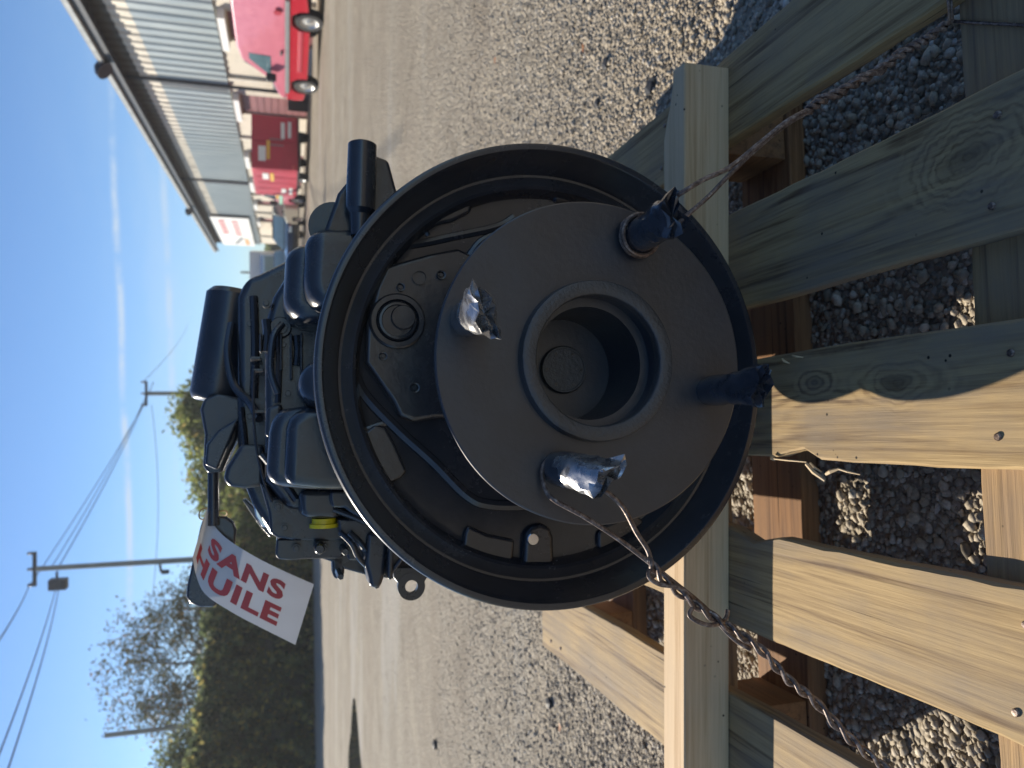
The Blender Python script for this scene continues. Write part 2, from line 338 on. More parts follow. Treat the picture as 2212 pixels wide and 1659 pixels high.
class MB:
    def __init__(s): s.v = []; s.f = []
    def add(s, vs, fs):
        n = len(s.v); s.v += [Vector(v) for v in vs]; s.f += [tuple(i + n for i in f) for f in fs]; return s
    def box(s, c, d, rz=0, mat=None):
        c = Vector(c); h = [x / 2 for x in d]; vs = []
        rot = Matrix.Rotation(rz, 3, 'Z') if mat is None else mat
        for z in (-1, 1):
            for y in (-1, 1):
                for x in (-1, 1): vs.append(c + rot @ Vector((x * h[0], y * h[1], z * h[2])))
        return s.add(vs, [(0, 2, 3, 1), (4, 5, 7, 6), (0, 1, 5, 4), (2, 6, 7, 3), (0, 4, 6, 2), (1, 3, 7, 5)])
    def prism(s, pts, f0, f1):
        """pts 2D; f0,f1 map a 2D point to 3D for the two caps"""
        n = len(pts); vs = [f0(p) for p in pts] + [f1(p) for p in pts]
        return s.add(vs, [tuple(range(n)), tuple(range(2 * n - 1, n - 1, -1))] + [(i, (i + 1) % n, (i + 1) % n + n, i + n) for i in range(n)])
    def lathe(s, prof, o, ax, n=48, closed=False, cap=True):
        """prof list of (r, t); axis ax from o"""
        o = Vector(o); ax = Vector(ax).normalized(); a = ax.orthogonal().normalized(); b = ax.cross(a); vs = []
        for r, t in prof:
            for i in range(n):
                an = 2 * PI * i / n; vs.append(o + ax * t + (a * math.cos(an) + b * math.sin(an)) * r)
        fs = []; m = len(prof)
        for j in range(m if closed else m - 1):
            for i in range(n):
                i2 = (i + 1) % n; j2 = (j + 1) % m; fs.append((j * n + i, j * n + i2, j2 * n + i2, j2 * n + i))
        if not closed and cap:
            if prof[0][0] > 1e-5: fs.append(tuple(range(n - 1, -1, -1)))
            if prof[-1][0] > 1e-5: fs.append(tuple((m - 1) * n + i for i in range(n)))
        return s.add(vs, fs)
    def cyl(s, a, b, r, r2=None, n=16):
        a = Vector(a); b = Vector(b); return s.lathe([(r, 0), (r if r2 is None else r2, (b - a).length)], a, b - a, n)
    def tube(s, pts, r, n=8, rf=None):
        pts = [Vector(p) for p in pts]; m = len(pts); up = None; vs = []
        for i, p in enumerate(pts):
            d = (pts[min(i + 1, m - 1)] - pts[max(i - 1, 0)]).normalized()
            if up is None: up = d.orthogonal().normalized()
            up = (up - d * up.dot(d)).normalized(); w = d.cross(up); rr = r if rf is None else rf(i / (m - 1))
            for k in range(n):
                an = 2 * PI * k / n; vs.append(p + (up * math.cos(an) + w * math.sin(an)) * rr)
        fs = [(i * n + k, i * n + (k + 1) % n, (i + 1) * n + (k + 1) % n, (i + 1) * n + k) for i in range(m - 1) for k in range(n)]
        fs += [tuple(range(n - 1, -1, -1)), tuple((m - 1) * n + k for k in range(n))]
        return s.add(vs, fs)
    def make(s, name, mat, parent=None, **k): return link(name, s.v, s.f, mat, parent, **k)
def smooth_path(pts, n=8):
    pts = [Vector(p) for p in pts]; out = []
    for i in range(len(pts) - 1):
        p0 = pts[max(i - 1, 0)]; p1 = pts[i]; p2 = pts[i + 1]; p3 = pts[min(i + 2, len(pts) - 1)]
        for k in range(n):
            t = k / n
            out.append(.5 * ((2 * p1) + (p2 - p0) * t + (2 * p0 - 5 * p1 + 4 * p2 - p3) * t * t + (3 * p1 - p0 - 3 * p2 + p3) * t ** 3))
    out.append(pts[-1]); return out
def fastmesh(name, V, F, mat, tone=None, parent=None, smooth=False):
    """V (n,3), F (m,k) numpy"""
    me = D.meshes.new(name); me.vertices.add(len(V)); me.vertices.foreach_set('co', V.astype(np.float32).ravel())
    m, k = F.shape; me.loops.add(m * k); me.loops.foreach_set('vertex_index', F.astype(np.int32).ravel())
    me.polygons.add(m); me.polygons.foreach_set('loop_start', np.arange(0, m * k, k, dtype=np.int32)); me.polygons.foreach_set('loop_total', np.full(m, k, dtype=np.int32))
    if smooth: me.polygons.foreach_set('use_smooth', np.ones(m, dtype=bool))
    me.update(calc_edges=True)
    if tone is not None:
        a = me.attributes.new('tone', 'FLOAT', 'POINT'); a.data.foreach_set('value', tone.astype(np.float32))
    me.materials.append(mat); o = D.objects.new(name, me); COL.objects.link(o)
    if parent: o.parent = parent
    return o
def hash_noise(x): return (math.sin(x * 12.9898) * 43758.5453) % 1.0

# ------------------------------------------------------------------ ground
def build_ground():
    g = MB(); g.add([(-700, -300, 0), (700, -300, 0), (700, 1200, 0), (-700, 1200, 0)], [(0, 1, 2, 3)])
    tag(g.make('ground', M['ground']), kind='structure')
    # puddle far to the left, reflecting the hedge
    c = PZ(772, 1668, 0); n = 44; vs = []
    for i in range(n):
        a = 2 * PI * i / n; r = 1 + .10 * math.sin(3 * a + 1) + .06 * math.sin(7 * a)
        vs.append((c.x - 1.15 + 1.7 * r * math.cos(a), c.y + .05 + 1.55 * r * math.sin(a), .004))
    me = MB(); me.add(vs, [tuple(range(n))]); tag(me.make('puddle', M['water']), kind='structure')
    # loose stones
    ico = bmesh.new(); bmesh.ops.create_icosphere(ico, subdivisions=1, radius=1); bv = np.array([v.co[:] for v in ico.verts]); bf = np.array([[v.index for v in f.verts] for f in ico.faces]); ico.free()
    pts = []; rs = []
    rng = np.random.default_rng(3)
    def zone(y0, y1, dens, rm):
        area = (y1 - y0) * (1.2 * (y0 + y1) / 2 + .5); n = int(area * dens)
        y = rng.uniform(y0, y1, n); hw = .60 * y + .22; x = rng.uniform(-1, 1, n) * hw
        r = rm * np.exp(rng.normal(0, .38, n)); pts.append(np.stack([x, y], 1)); rs.append(np.clip(r, rm * .4, rm * 2.3))
    zone(.45, 1.45, 13000, .0047); zone(1.45, 2.0, 9000, .0040); zone(2.0, 2.5, 6000, .0038); zone(2.5, 3.0, 3600, .0036); zone(3.0, 3.7, 2200, .0036); zone(3.7, 4.5, 900, .0032)
    p = np.concatenate(pts); r = np.concatenate(rs); n = len(p)
    base = bv[None] * (1 + rng.uniform(-.28, .28, (n, len(bv), 1)))
    sc = np.stack([r * rng.uniform(.8, 1.35, n), r * rng.uniform(.75, 1.2, n), r * rng.uniform(.5, .85, n)], 1)
    v = base * sc[:, None, :]
    an = rng.uniform(0, 2 * PI, n); ca, sa = np.cos(an)[:, None], np.sin(an)[:, None]
    x = v[:, :, 0] * ca - v[:, :, 1] * sa; y = v[:, :, 0] * sa + v[:, :, 1] * ca
    V = np.stack([x + p[:, :1], y + p[:, 1:], v[:, :, 2] + (sc[:, 2] * rng.uniform(-.35, .75, n))[:, None]], 2).reshape(-1, 3)
    F = (bf[None] + (np.arange(n) * len(bv))[:, None, None]).reshape(-1, 3)
    tone = np.repeat(np.clip(rng.beta(2.2, 2.0, n), 0, 1), len(bv))
    tag(fastmesh('loose_gravel', V, F, M['stone'], tone), 'pale and dark loose gravel stones under and around the pallet', 'gravel', kind='stuff')
    # a few larger dark stones and fallen leaves one can pick out
    for i, (ox, oy, s, lab) in enumerate(((1312, 138, .016, 'large dark stone left of the warehouse side of the pallet, nearest the beam end'), (1408, 190, .018, 'dark stone just behind the bare end of the new beam'), (1190, 1518, .02, 'long dark stone on the gravel, nearest the light wooden slat behind the beam'), (942, 1608, .028, 'small black stone lying farthest from the pallet, beside the pale wheel track'), (1292, 222, .012, 'small dark stone between beam end and gearbox rim'))):
        w = PZ(ox, oy, 0); st = MB(); vs = [Vector(q) for q in bv]
        st.add([(w.x + q.x * s * (1 + .3 * hash_noise(i * 9 + j)), w.y + q.y * s * 1.2, s * .35 + q.z * s * .55) for j, q in enumerate(vs)], [tuple(f) for f in bf.tolist()])
        tag(st.make('dark_stone', M['darkstone'], smooth=False), lab, 'stone')
    for i, (ox, oy, s, lab) in enumerate(((1263, 104, .014, 'orange dead leaf on gravel near the top of the photo'), (1213, 1572, .018, 'pinkish dead leaf on gravel beside the long dark stone'), (1072, 130, .016, 'faint orange leaf on gravel nearer to the warehouse'))):
        w = PZ(ox, oy, .012); lf = MB(); pts = [(-1, 0, 0), (-.5, .45, .25), (.2, .5, .1), (1, .05, .3), (.3, -.5, 0), (-.5, -.4, .2)]
        lf.add([(w.x + a * s, w.y + b * s, .016 + c_ * s) for a, b, c_ in pts] + [(w.x, w.y, .018)], [(j, (j + 1) % 6, 6) for j in range(6)])
        tag(lf.make('dead_leaf', M['deadleaf']), lab, 'leaf')
M['darkstone'] = plain('dark_stone', (.035, .037, .042), .7, var=.3, scale=80)
build_ground()

# ------------------------------------------------------------------ pallet
YAWP = R(3.52)
SL = .215                                        # top of the slats above the ground
pallet = empty('pallet', (0, 1.15, 0), YAWP, label='weathered wooden pallet with five wide slats lying on the gravel under the gearbox', cat='pallet')
def pl(px, py, z):                               # pallet coordinates measured from the camera foot -> pallet local
    w = Matrix.Rotation(YAWP, 3, 'Z') @ Vector((px, py, z)) - Vector((0, 1.15, 0))
    return Matrix.Rotation(-YAWP, 3, 'Z') @ w
def board(name, w, L, h, mat, c, across=False, seed=0, label=None, chip=()):
    """board with slightly uneven arrises; grain along local Y"""
    n = max(6, int(L / .03)); vs = []; fs = []
    for i in range(n + 1):
        y = -L / 2 + L * i / n
        def j(k): return (math.sin(y * 9 + seed * 3.1 + k * 2) * .0016 + (hash_noise(i * 1.7 + k * 13 + seed) - .5) * .0012)
        xl = -w / 2 + j(0); xr = w / 2 + j(1); e = .0018 + .002 * hash_noise(i * 3.3 + seed)
        for (cx, cy_, amt, rad) in chip:
            d = abs(y - cy_)
            if d < rad:
                q = amt * (1 - d / rad) ** .6 * (.7 + .6 * hash_noise(i * 5.7))
                if cx < 0: xl += q
                else: xr -= q
        zt = h / 2 + math.sin(y * 3 + seed) * .0008
        yo = (hash_noise(seed + 5) - .5) * .004 if i in (0, n) else 0
        vs += [(xl, y + yo, -h / 2), (xl, y + yo, zt - e), (xl + e, y + yo, zt), (0, y, zt + .0004), (xr - e, y - yo, zt), (xr, y - yo, zt - e), (xr, y - yo, -h / 2)]
    for i in range(n):
        for k in range(6): fs.append((i * 7 + k, i * 7 + k + 1, (i + 1) * 7 + k + 1, (i + 1) * 7 + k))
        fs.append((i * 7 + 6, i * 7, (i + 1) * 7, (i + 1) * 7 + 6))
    fs += [tuple(range(7)), tuple(n * 7 + k for k in range(6, -1, -1))]
    o = link(name, vs, fs, mat, pallet, smooth=True, sharp=25, loc=c, rot=(0, 0, PI / 2 if across else 0))
    if label: o['label'] = label
    return o
SLX = [(.431, .564), (.174, .320), (-.045, .0946), (-.298, -.153), (-.567, -.403)]
for i, (a, b) in enumerate(SLX):
    y0, y1 = .40, 1.945
    chip = ()
    if i == 3: chip = ((1, -.20, .012, .05),)
    if i == 2: chip = ((-1, -.31, .02, .03),)
    s = board('slat', b - a, y1 - y0, .022, M[('slat', 'slat_knot', 'slat_two', 'slat', 'slat')[i]], pl((a + b) / 2, (y0 + y1) / 2, SL - .011), seed=i + 1, chip=chip,
          label=['grey slat in shade on the warehouse side', 'shaded slat with a big oval knot', 'middle slat half in shade with splintered edge', 'widest sunlit golden slat crossed by the shadow of the beam', 'outer sunlit slat reaching out behind the beam'][i])
for k, (a, b) in enumerate(((.45, .61), (1.10, 1.25), (1.765, 1.915))):
    board('cross_board', b - a, 1.14, .022, M['cross'], pl(-.0015, (a + b) / 2, SL - .0335), True, seed=20 + k)
    board('bottom_board', b - a - .006, 1.14, .034, M['brownwood'], pl(-.0015, (a + b) / 2, .0185), True, seed=30 + k)
    for (x0, x1) in ((.455, .560), (-.03, .07), (-.560, -.455)):
        bx = MB().box((0, 0, 0), (x1 - x0, b - a - .02, SL - .0455 - .0365))
        bx.make('block', M['brownwood'], pallet, loc=pl((x0 + x1) / 2, (a + b) / 2, (SL - .0455 + .0365) / 2), bevel=.002)
def nail(px, py, z, r=.004):
    mb = MB(); mb.lathe([(0, .0022), (r * .8, .002), (r, .0008), (r, -.004)], (0, 0, 0), (0, 0, 1), 10); return mb.make('nail_head', M['wire'], pallet, smooth=True, loc=pl(px, py, z))
for (a, b) in SLX:
    for py in (.50, .56, 1.14, 1.21, 1.80, 1.87):
        nail(a + .03, py + .01 * hash_noise(a * 7), SL + .0012); nail(b - .032, py - .01, SL + .0012)
nail(-.105, .535, SL - .021, .005)
# pale splinters torn from the middle slat
sp = empty('wood_splinters', pl(-.06, .84, SL) + Vector((0, 1.15, 0)), YAWP, label='pale wood splinters torn loose beside the middle slat at its shadow edge', cat='splinters')
def spl(pts, w):
    mb = MB(); pts = [Vector(p) for p in pts]; inv = sp.matrix_basis.inverted(); mb.tube([inv @ p for p in pts], w, 5, rf=lambda t: w * (1 - .7 * abs(t - .35)))
    mb.make('splinter', M['splinter'], sp)
sp.rotation_euler = (0, 0, YAWP)
for (a, b, w) in (((1672, 991), (1742, 998), .0014), ((1742, 1002), (1782, 1038), .0032), ((1750, 1000), (1775, 1020), .002), ((1785, 1024), (1812, 1013), .003), ((1812, 1013), (1858, 1025), .0016), ((1668, 986), (1674, 994), .0035), ((1690, 775), (1705, 785), .002), ((1712, 768), (1735, 772), .0016)):
    A_ = PZ(a[0], a[1], SL + .004); B_ = PZ(b[0], b[1], SL + .002 if b[1] < 1020 else SL - .004); spl((A_, (A_ + B_) / 2 + Vector((0, .001, .002)), B_), w)

# ------------------------------------------------------------------ new beam under the gearbox
def build_beam():
    # front face at Y 1.0266, right end X .479
    x0, x1 = -1.0, .479; n = 60; h = .0745; d = .066; vs = []; fs = []
    for i in range(n + 1):
        x = x0 + (x1 - x0) * i / n
        e = .002; sec = [(0, 0), (0, h - e), (e, h), (d - e, h), (d, h - e), (d, 0)]
        if x > x1 - .10:      # wane at the far top arris near the end
            q = (x - (x1 - .10)) / .10; w = .002 + .030 * max(0, math.sin(q * PI * .55)) ** 1.5
            sec = [(0, 0), (0, h - e), (e, h), (d - w, h), (d + .002, h - w * 1.1), (d, 0)]
        vs += [(-(y - d / 2), x - (x0 + x1) / 2, z) for y, z in sec]
    for i in range(n):
        for k in range(6): fs.append((i * 6 + k, i * 6 + (k + 1) % 6, (i + 1) * 6 + (k + 1) % 6, (i + 1) * 6 + k))
    fs += [tuple(range(6)), tuple(n * 6 + k for k in range(5, -1, -1))]
    o = link('timber_beam', vs, fs, M['fresh'], None, smooth=True, sharp=30, loc=((x0 + x1) / 2, 1.0266 + d / 2, SL + .0012), rot=(0, 0, -PI / 2))
    tag(o, 'pale new square timber beam laid across the pallet slats under the gearbox', 'beam')
build_beam()

# ------------------------------------------------------------------ gearbox
YG = R(4.3); GC = Vector((.0145, .8576, CAMZ - .306)); GB = Vector((GC.x, GC.y, SL + .0757))
gear = empty('gearbox', GB, YG, label='large black gearbox with round open bell housing facing the camera, resting on the beam', cat='gearbox')
GI = (Matrix.Translation(GB) @ Matrix.Rotation(YG, 4, 'Z')).inverted()
AX = Matrix.Rotation(YG, 3, 'Z') @ Vector((0, 1, 0))
ZC = GC.z - GB.z                                  # axis height in gearbox coordinates
def gp(ox, oy, t):                                # pixel seen on the plane t metres behind the rim -> gearbox local
    d = ray(ox, oy); o = Vector((0, 0, CAMZ)); k = ((GC + AX * t) - o).dot(AX) / d.dot(AX); return GI @ (o + d * k)
def outl(pts, t, nseg=1):
    return [(p.x, p.z) for p in (gp(a, b, t) for a, b in pts)]
def gprism(name, pts, t0, t1, mat, parent=None, bevel=.006, seg=3, tref=None, off=(0, 0)):
    q = outl(pts, t0 if tref is None else tref); mb = MB(); mb.prism(q, lambda p: (p[0] + off[0], t0, p[1] + off[1]), lambda p: (p[0] + off[0], t1, p[1] + off[1]))
    return mb.make(name, mat, parent or gear, bevel=bevel, seg=seg)
def spx(r_px, t): return r_px / FPX * ((GC.y + t) * cp + .306 * sp_)
sp_ = math.sin(PITCH)
# bell housing (open drum, shallow stepped inside)
RR = .2775
prof = [(RR - .004, .19), (RR - .014, .18), (RR - .016, .07), (RR - .006, .055), (RR - .002, .028), (RR, .022), (RR, .0045), (RR - .0004, .0026), (RR - .0014, .0011), (RR - .0030, .0003), (RR - .0045, 0), (RR - .0085, 0), (RR - .010, .002), (RR - .013, .012), (RR - .028, .036), (RR - .031, .0365), (RR - .0435, .030), (RR - .047, .032), (RR - .053, .052), (RR - .060, .054), (.06, .054), (0, .054)]
MB().lathe([(0, .19)] + prof, (0, 0, ZC), (0, 1, 0), 160).make('bell_housing', M['paint'], gear, smooth=True, sharp=28)
FT = .054
def ridge(pts, r, t=FT, name='casting_rib', sm=6):
    mb = MB(); q = smooth_path([gp(a, b, t) for a, b in pts], sm); q = [Vector((p.x, t + r * .25, p.z)) for p in q]; mb.tube(q, r, 8); return mb.make(name, M['cast'], gear, smooth=True)
def pad(pts, h, name='cast_pad', t=FT, bev=.0065, mat='cast', sink=.001):
    return gprism(name, pts, t - h, t + sink, M[mat], bevel=bev, seg=3, tref=t)
# raised platform carrying the bearing cover
pad([(1010, 552), (985, 540), (925, 552), (829, 578), (808, 625), (788, 704), (784, 787), (845, 873), (858, 902), (891, 912), (935, 905), (1100, 900), (1100, 560)], .012, 'raised_platform', bev=.007)
def disc(name, ox, oy, rp, t0, h, mat='cast', parent=None, prof=None, n=40):
    c = gp(ox, oy, t0); r = spx(rp, t0); mb = MB()
    pr = prof(r, h) if prof else [(r, .0), (r * .98, -h * .8), (r * .9, -h), (0, -h)]
    mb.lathe(pr, (c.x, t0, c.z), (0, 1, 0), n); return mb.make(name, M[mat], parent or gear, smooth=True, sharp=30)
T2 = FT - .012
bc = disc('bearing_cover', 858, 694, 57, T2, .006, prof=lambda r, h: [(r * 1.02, .001), (r * 1.0, -h * .7), (r * .94, -h), (r * .78, -h), (r * .74, -h * .4), (r * .72, -h * .7), (r * .66, -h * 1.1), (r * .58, -h * 1.15), (r * .55, -h * .75), (r * .50, -h * .75), (0, -h * .75)])
disc('shaft_boss', 870, 687, 26, T2 - .001, .007, parent=gear)
for (a, b, r) in ((906, 600, 15.5),): disc('core_plug', a, b, r, T2, .003, prof=lambda r, h: [(r, .001), (r, -h), (r * .86, -h), (r * .82, -h * .1), (0, -h * .1)])
for (a, b, r) in ((952, 595, 10), (865, 621, 9), (827, 770, 9), (895, 838, 11)):
    disc('small_bolt_boss', a, b, r, T2, .004, prof=lambda r, h: [(r, .001), (r * .95, -h), (r * .7, -h * .9), (r * .62, h * .05), (r * .4, h * .05), (r * .36, -h * .7), (0, -h * .7)], n=24)
ridge([(752, 640), (835, 548), (943, 519), (1068, 492), (1110, 470)], .006)
ridge([(768, 812), (790, 856), (862, 931), (935, 997), (1007, 1069), (1058, 1090), (1149, 1091), (1230, 1085)], .0075)
ridge([(833, 545), (860, 520), (905, 492), (925, 480)], .004); ridge([(905, 470), (925, 510)], .004)
ridge([(785, 930), (835, 915), (862, 935)], .004)
ridge([(1008, 560), (1040, 520), (1090, 500)], .005)
pad([(913, 459), (930, 492), (975, 482), (1015, 463), (1017, 440), (1009, 423), (976, 421), (940, 438)], .009)
pad([(1181, 410), (1193, 440), (1282, 442), (1277, 406), (1256, 395), (1199, 390)], .010, mat='platem')
pad([(1293, 440), (1299, 425), (1322, 440), (1322, 460)], .008)
pad([(785, 935), (808, 918), (833, 924), (850, 955), (878, 1018), (865, 1032), (840, 1044), (811, 1004)], .006)
pad([(1007, 1133), (1050, 1152), (1109, 1164), (1106, 1205), (1092, 1217), (1040, 1206), (996, 1179), (1000, 1150)], .008)
pad([(1301, 1135), (1366, 1106), (1390, 1128), (1399, 1146), (1362, 1175), (1301, 1197), (1286, 1180), (1286, 1150)], .008)
pad([(1122, 1222), (1128, 1150), (1140, 1135), (1162, 1128), (1184, 1138), (1190, 1158), (1192, 1222)], .012, name='bolt_lug')
hl = disc('bolt_hole', 1155, 1166, 16, FT - .0125, .0005, prof=lambda r, h: [(r, .001), (r, -h), (0, -h)])
c = gp(1151, 1165, FT - .014); MB().lathe([(.0075, 0), (.0075, -.0025), (.0065, -.0035), (0, -.0035)], (c.x, FT - .0125, c.z), (0, 1, 0), 20).make('steel_pin', M['chrome'], gear, smooth=True)
# radial webs between floor and rim on the lower side
for (a, b) in (((1302, 1215), (1330, 1245)), ((1003, 1210), (985, 1235)), ((985, 392), (960, 372)), ((1130, 372), (1128, 392))): ridge([a, b], .004)
# input plate and hub standing proud of the rim
TP = -.122
rp = .1675
MB().lathe([(0, TP + .30), (.05, TP + .30), (.058, TP + .10), (.06, TP + .02), (rp - .003, TP + .0085), (rp, TP + .007), (rp, TP + .0012), (rp - .0014, TP), (.083, TP), (.0690, TP), (.0700, TP + .070), (.0640, TP + .100), (0, TP + .100)], (0, 0, ZC), (0, 1, 0), 144).make('input_plate', M['platem'], gear, smooth=True, sharp=28)
plate = [o for o in gear.children if o.name.startswith('input_plate')][0]
MB().lathe([(.0838, .0005), (.0832, -.0012), (.0826, -.0095), (.0818, -.0112), (.0806, -.0118), (.0690, -.0118), (.0680, -.0112), (.0672, -.0095), (.0668, .0005)], (0, TP, ZC), (0, 1, 0), 120, closed=True).make('hub_ring', M['hubm'], plate, smooth=True, sharp=38)
sh = MB().lathe([(.0275, TP + .1), (.0275, TP + .095), (.0262, TP + .0925), (.0245, TP + .0925), (.0240, TP + .0935), (0, TP + .0935)], (0, 0, ZC), (0, 1, 0), 60).make('shaft_end', M['hubm'], plate, smooth=True)
for k in range(6):
    an = k * PI / 3 + .5; MB().lathe([(.0016, TP + .0936), (.0016, TP + .0928), (0, TP + .0928)], (.0205 * math.cos(an), 0, ZC + .0205 * math.sin(an)), (0, 1, 0), 10).make('pip', M['cast'], plate)
# faint ring step on plate
# studs wrapped in tape
def wrapped(px, rad, length, seed, flare, lean=(0, 0), label=None, foil=False, fan=0.0, squeeze=.72):
    """stud wrapped in tape: smooth sleeve, then a crumpled, folded and torn end"""
    b = gp(px[0], px[1], TP); n = 18; vs = []; fs = []; rr = random.Random(seed)
    ts = [0, .03, .12, .30, .42, .50, .60, .70, .80, .90, 1.0]; m = len(ts) - 1
    lob = [rr.uniform(.55, 1.25) for _ in range(5)]
    def ctr(L): return b.x + lean[0] * L * L / length, b.z + lean[1] * L * L / length
    for t in ts:
        cr = max(0, (t - .38) / .62); cx, cz = ctr(length * t)
        for i in range(n):
            a = 2 * PI * i / n; q = (a / (2 * PI) * 5 + .6 * t) % 5; k0 = int(q) % 5; f = q - int(q); L0 = lob[k0] * (1 - f) + lob[(k0 + 1) % 5] * f
            r_ = rad * (1.06 if .1 < t < .35 else 1.0) * (1 + cr * (flare * (L0 - .55) * 1.9) - cr * cr * .10)
            r_ += rad * cr ** .7 * rr.uniform(-.16, .16) + rad * rr.uniform(-.012, .012)
            yy = -length * t - (length * .16 * (L0 - .9) + rr.uniform(-.004, .004) if t > .95 else (rr.uniform(-.003, .003) * cr))
            sh = rr.uniform(-.12, .12) * cr
            px_, pz_ = r_ * math.cos(a + sh), r_ * .95 * math.sin(a + sh); sq = max(0, (t - .45) / .55) ** 1.3
            u_ = px_ * math.cos(fan) + pz_ * math.sin(fan); w_ = -px_ * math.sin(fan) + pz_ * math.cos(fan); u_ *= 1 + .30 * sq; w_ = w_ * (1 - squeeze * sq) + rad * .22 * sq * math.sin(u_ / rad * 3.2 + lob[0] * 5)
            vs.append((cx + u_ * math.cos(fan) - w_ * math.sin(fan), TP + yy, cz + u_ * math.sin(fan) + w_ * math.cos(fan)))
    for j in range(m):
        for i in range(n):
            A = (j * n + i, j * n + (i + 1) % n, (j + 1) * n + (i + 1) % n, (j + 1) * n + i)
            if j >= 4: fs += ([(A[0], A[1], A[2]), (A[0], A[2], A[3])] if (i + j) % 2 else [(A[0], A[1], A[3]), (A[1], A[2], A[3])])
            else: fs.append(A)
    k = len(vs); cx, cz = ctr(length); ox_, oz_ = 0, 0
    for i in range(n):
        o = vs[m * n + i]; q = rr.uniform(.5, .8); vs.append((cx + ox_ * .6 + (o[0] - cx) * q, o[1] + rr.uniform(-.006, .016), cz + oz_ * .6 + (o[2] - cz) * q))
    vs.append((cx + ox_, TP - length * rr.uniform(.84, 1.0), cz + oz_))
    for i in range(n):
        fs.append((m * n + i, m * n + (i + 1) % n, k + (i + 1) % n)); fs.append((m * n + i, k + (i + 1) % n, k + i)); fs.append((k + i, k + (i + 1) % n, k + n))
    o = link('taped_stud', vs, fs, M['tape'], plate, smooth=True, sharp=38)
    if foil:
        o.data.materials.append(M['foil'])
        for p in o.data.polygons:
            if sum(o.data.vertices[i].co.y for i in p.vertices) / len(p.vertices) < TP - length * (.34 + .10 * rr.random()): p.material_index = 1
    if label: o['label'] = label
    return b
s1 = wrapped((1008, 690), .0180, .095, 1, .34, (-.1, .05), 'stud wrapped in shiny torn tape nearest the sky side, glinting in the sun', foil=True, fan=.35, squeeze=.55)
s2 = wrapped((1372, 515), .0175, .086, 2, .12, (0, 0), 'blue black taped stud with rusty wire wound round its foot', fan=.1, squeeze=.35)
s3 = wrapped((1530, 845), .0155, .090, 5, .20, (0, -.05), 'dark taped stud overlapping the lower rim', fan=-.3, squeeze=.45)
s4 = wrapped((1203, 1012), .0172, .092, 8, .32, (-.05, -.20), 'sunlit silver looking taped stud with a wire loop round it', foil=True, fan=2.2, squeeze=.6)

# castings behind and above the bell (outlines measured in the gearbox's own planes)
TUBE = MB(); a = gp(783, 311, .07); b = gp(778, 470, .07); TUBE.lathe([(0, 0), (.0155, 0), (.0172, .0015), (.0178, (b - a).length * .9), (.013, (b - a).length * .97), (.011, (b - a).length * 1.25)], a, b - a, 32).make('actuator_tube', M['paint'], gear, smooth=True, sharp=30)
gprism('tube_bracket', [(722, 440), (730, 416), (800, 330), (840, 345), (860, 420), (830, 520), (700, 500)], .085, .13, M['cast'], bevel=.005)
MB().cyl(gp(720, 490, .10), gp(720, 490, .22), .030, n=32).make('side_boss', M['cast'], gear, smooth=True, sharp=30)
gprism('cover_upper', [(620, 521), (616, 560), (611, 640), (613, 655), (620, 670), (634, 684), (655, 692), (690, 697), (800, 697), (800, 521)], .10, .24, M['paint'], bevel=.026, seg=8)
gprism('cover_lower', [(662, 488), (655, 600), (657, 620), (663, 640), (675, 656), (694, 668), (800, 668), (800, 488)], .065, .16, M['paint'], bevel=.022, seg=8)
d1 = gp(505, 628, .42); d2 = gp(466, 868, .42); rD = spx(50, .42)
MB().lathe([(0, 0), (rD * .8, 0), (rD, rD * .22), (rD, (d2 - d1).length - rD * .28), (rD * .9, (d2 - d1).length - rD * .07), (rD * .75, (d2 - d1).length), (0, (d2 - d1).length)], d1, d2 - d1, 48).make('accumulator_cylinder', M['paint'], gear, smooth=True, sharp=40)
gprism('main_case', [(532, 600), (512, 640), (512, 860), (512, 950), (524, 1040), (545, 1090), (583, 1155), (700, 1200), (1000, 1150), (1330, 1000), (1330, 640), (1000, 520), (700, 520), (560, 590)], .33, 1.25, M['cast'], bevel=.012, seg=3)
gprism('case_front', [(572, 700), (572, 1040), (620, 1100), (900, 1120), (1250, 1000), (1250, 620), (900, 520), (640, 560), (590, 640)], .19, .27, M['cast'], bevel=.010, seg=3)
c = gp(606, 707, .185); MB().lathe([(.0145, .01), (.014, -.004), (.0125, -.006), (.009, -.006), (.0085, -.009), (0, -.009)], (c.x, .19, c.z), (0, 1, 0), 32).make('plug', M['paint'], gear, smooth=True)
c = gp(700, 828, .08); MB().lathe([(0, -.006), (.014, -.005), (.0245, .002), (.029, .014), (.030, .09)], (c.x, .075, c.z), (0, 1, 0), 48).make('rounded_dome', M['paint'], gear, smooth=True, sharp=60)
for (a, b, c_, w) in ((540, 770, 815, 8), (546, 796, 801, 14), (548, 885, 890, 16)):
    gprism('fin', [(a, b), (a, b + 6), (a + 24, b + 6), (a + 24, b)], .22, .30, M['cast'], bevel=.001)
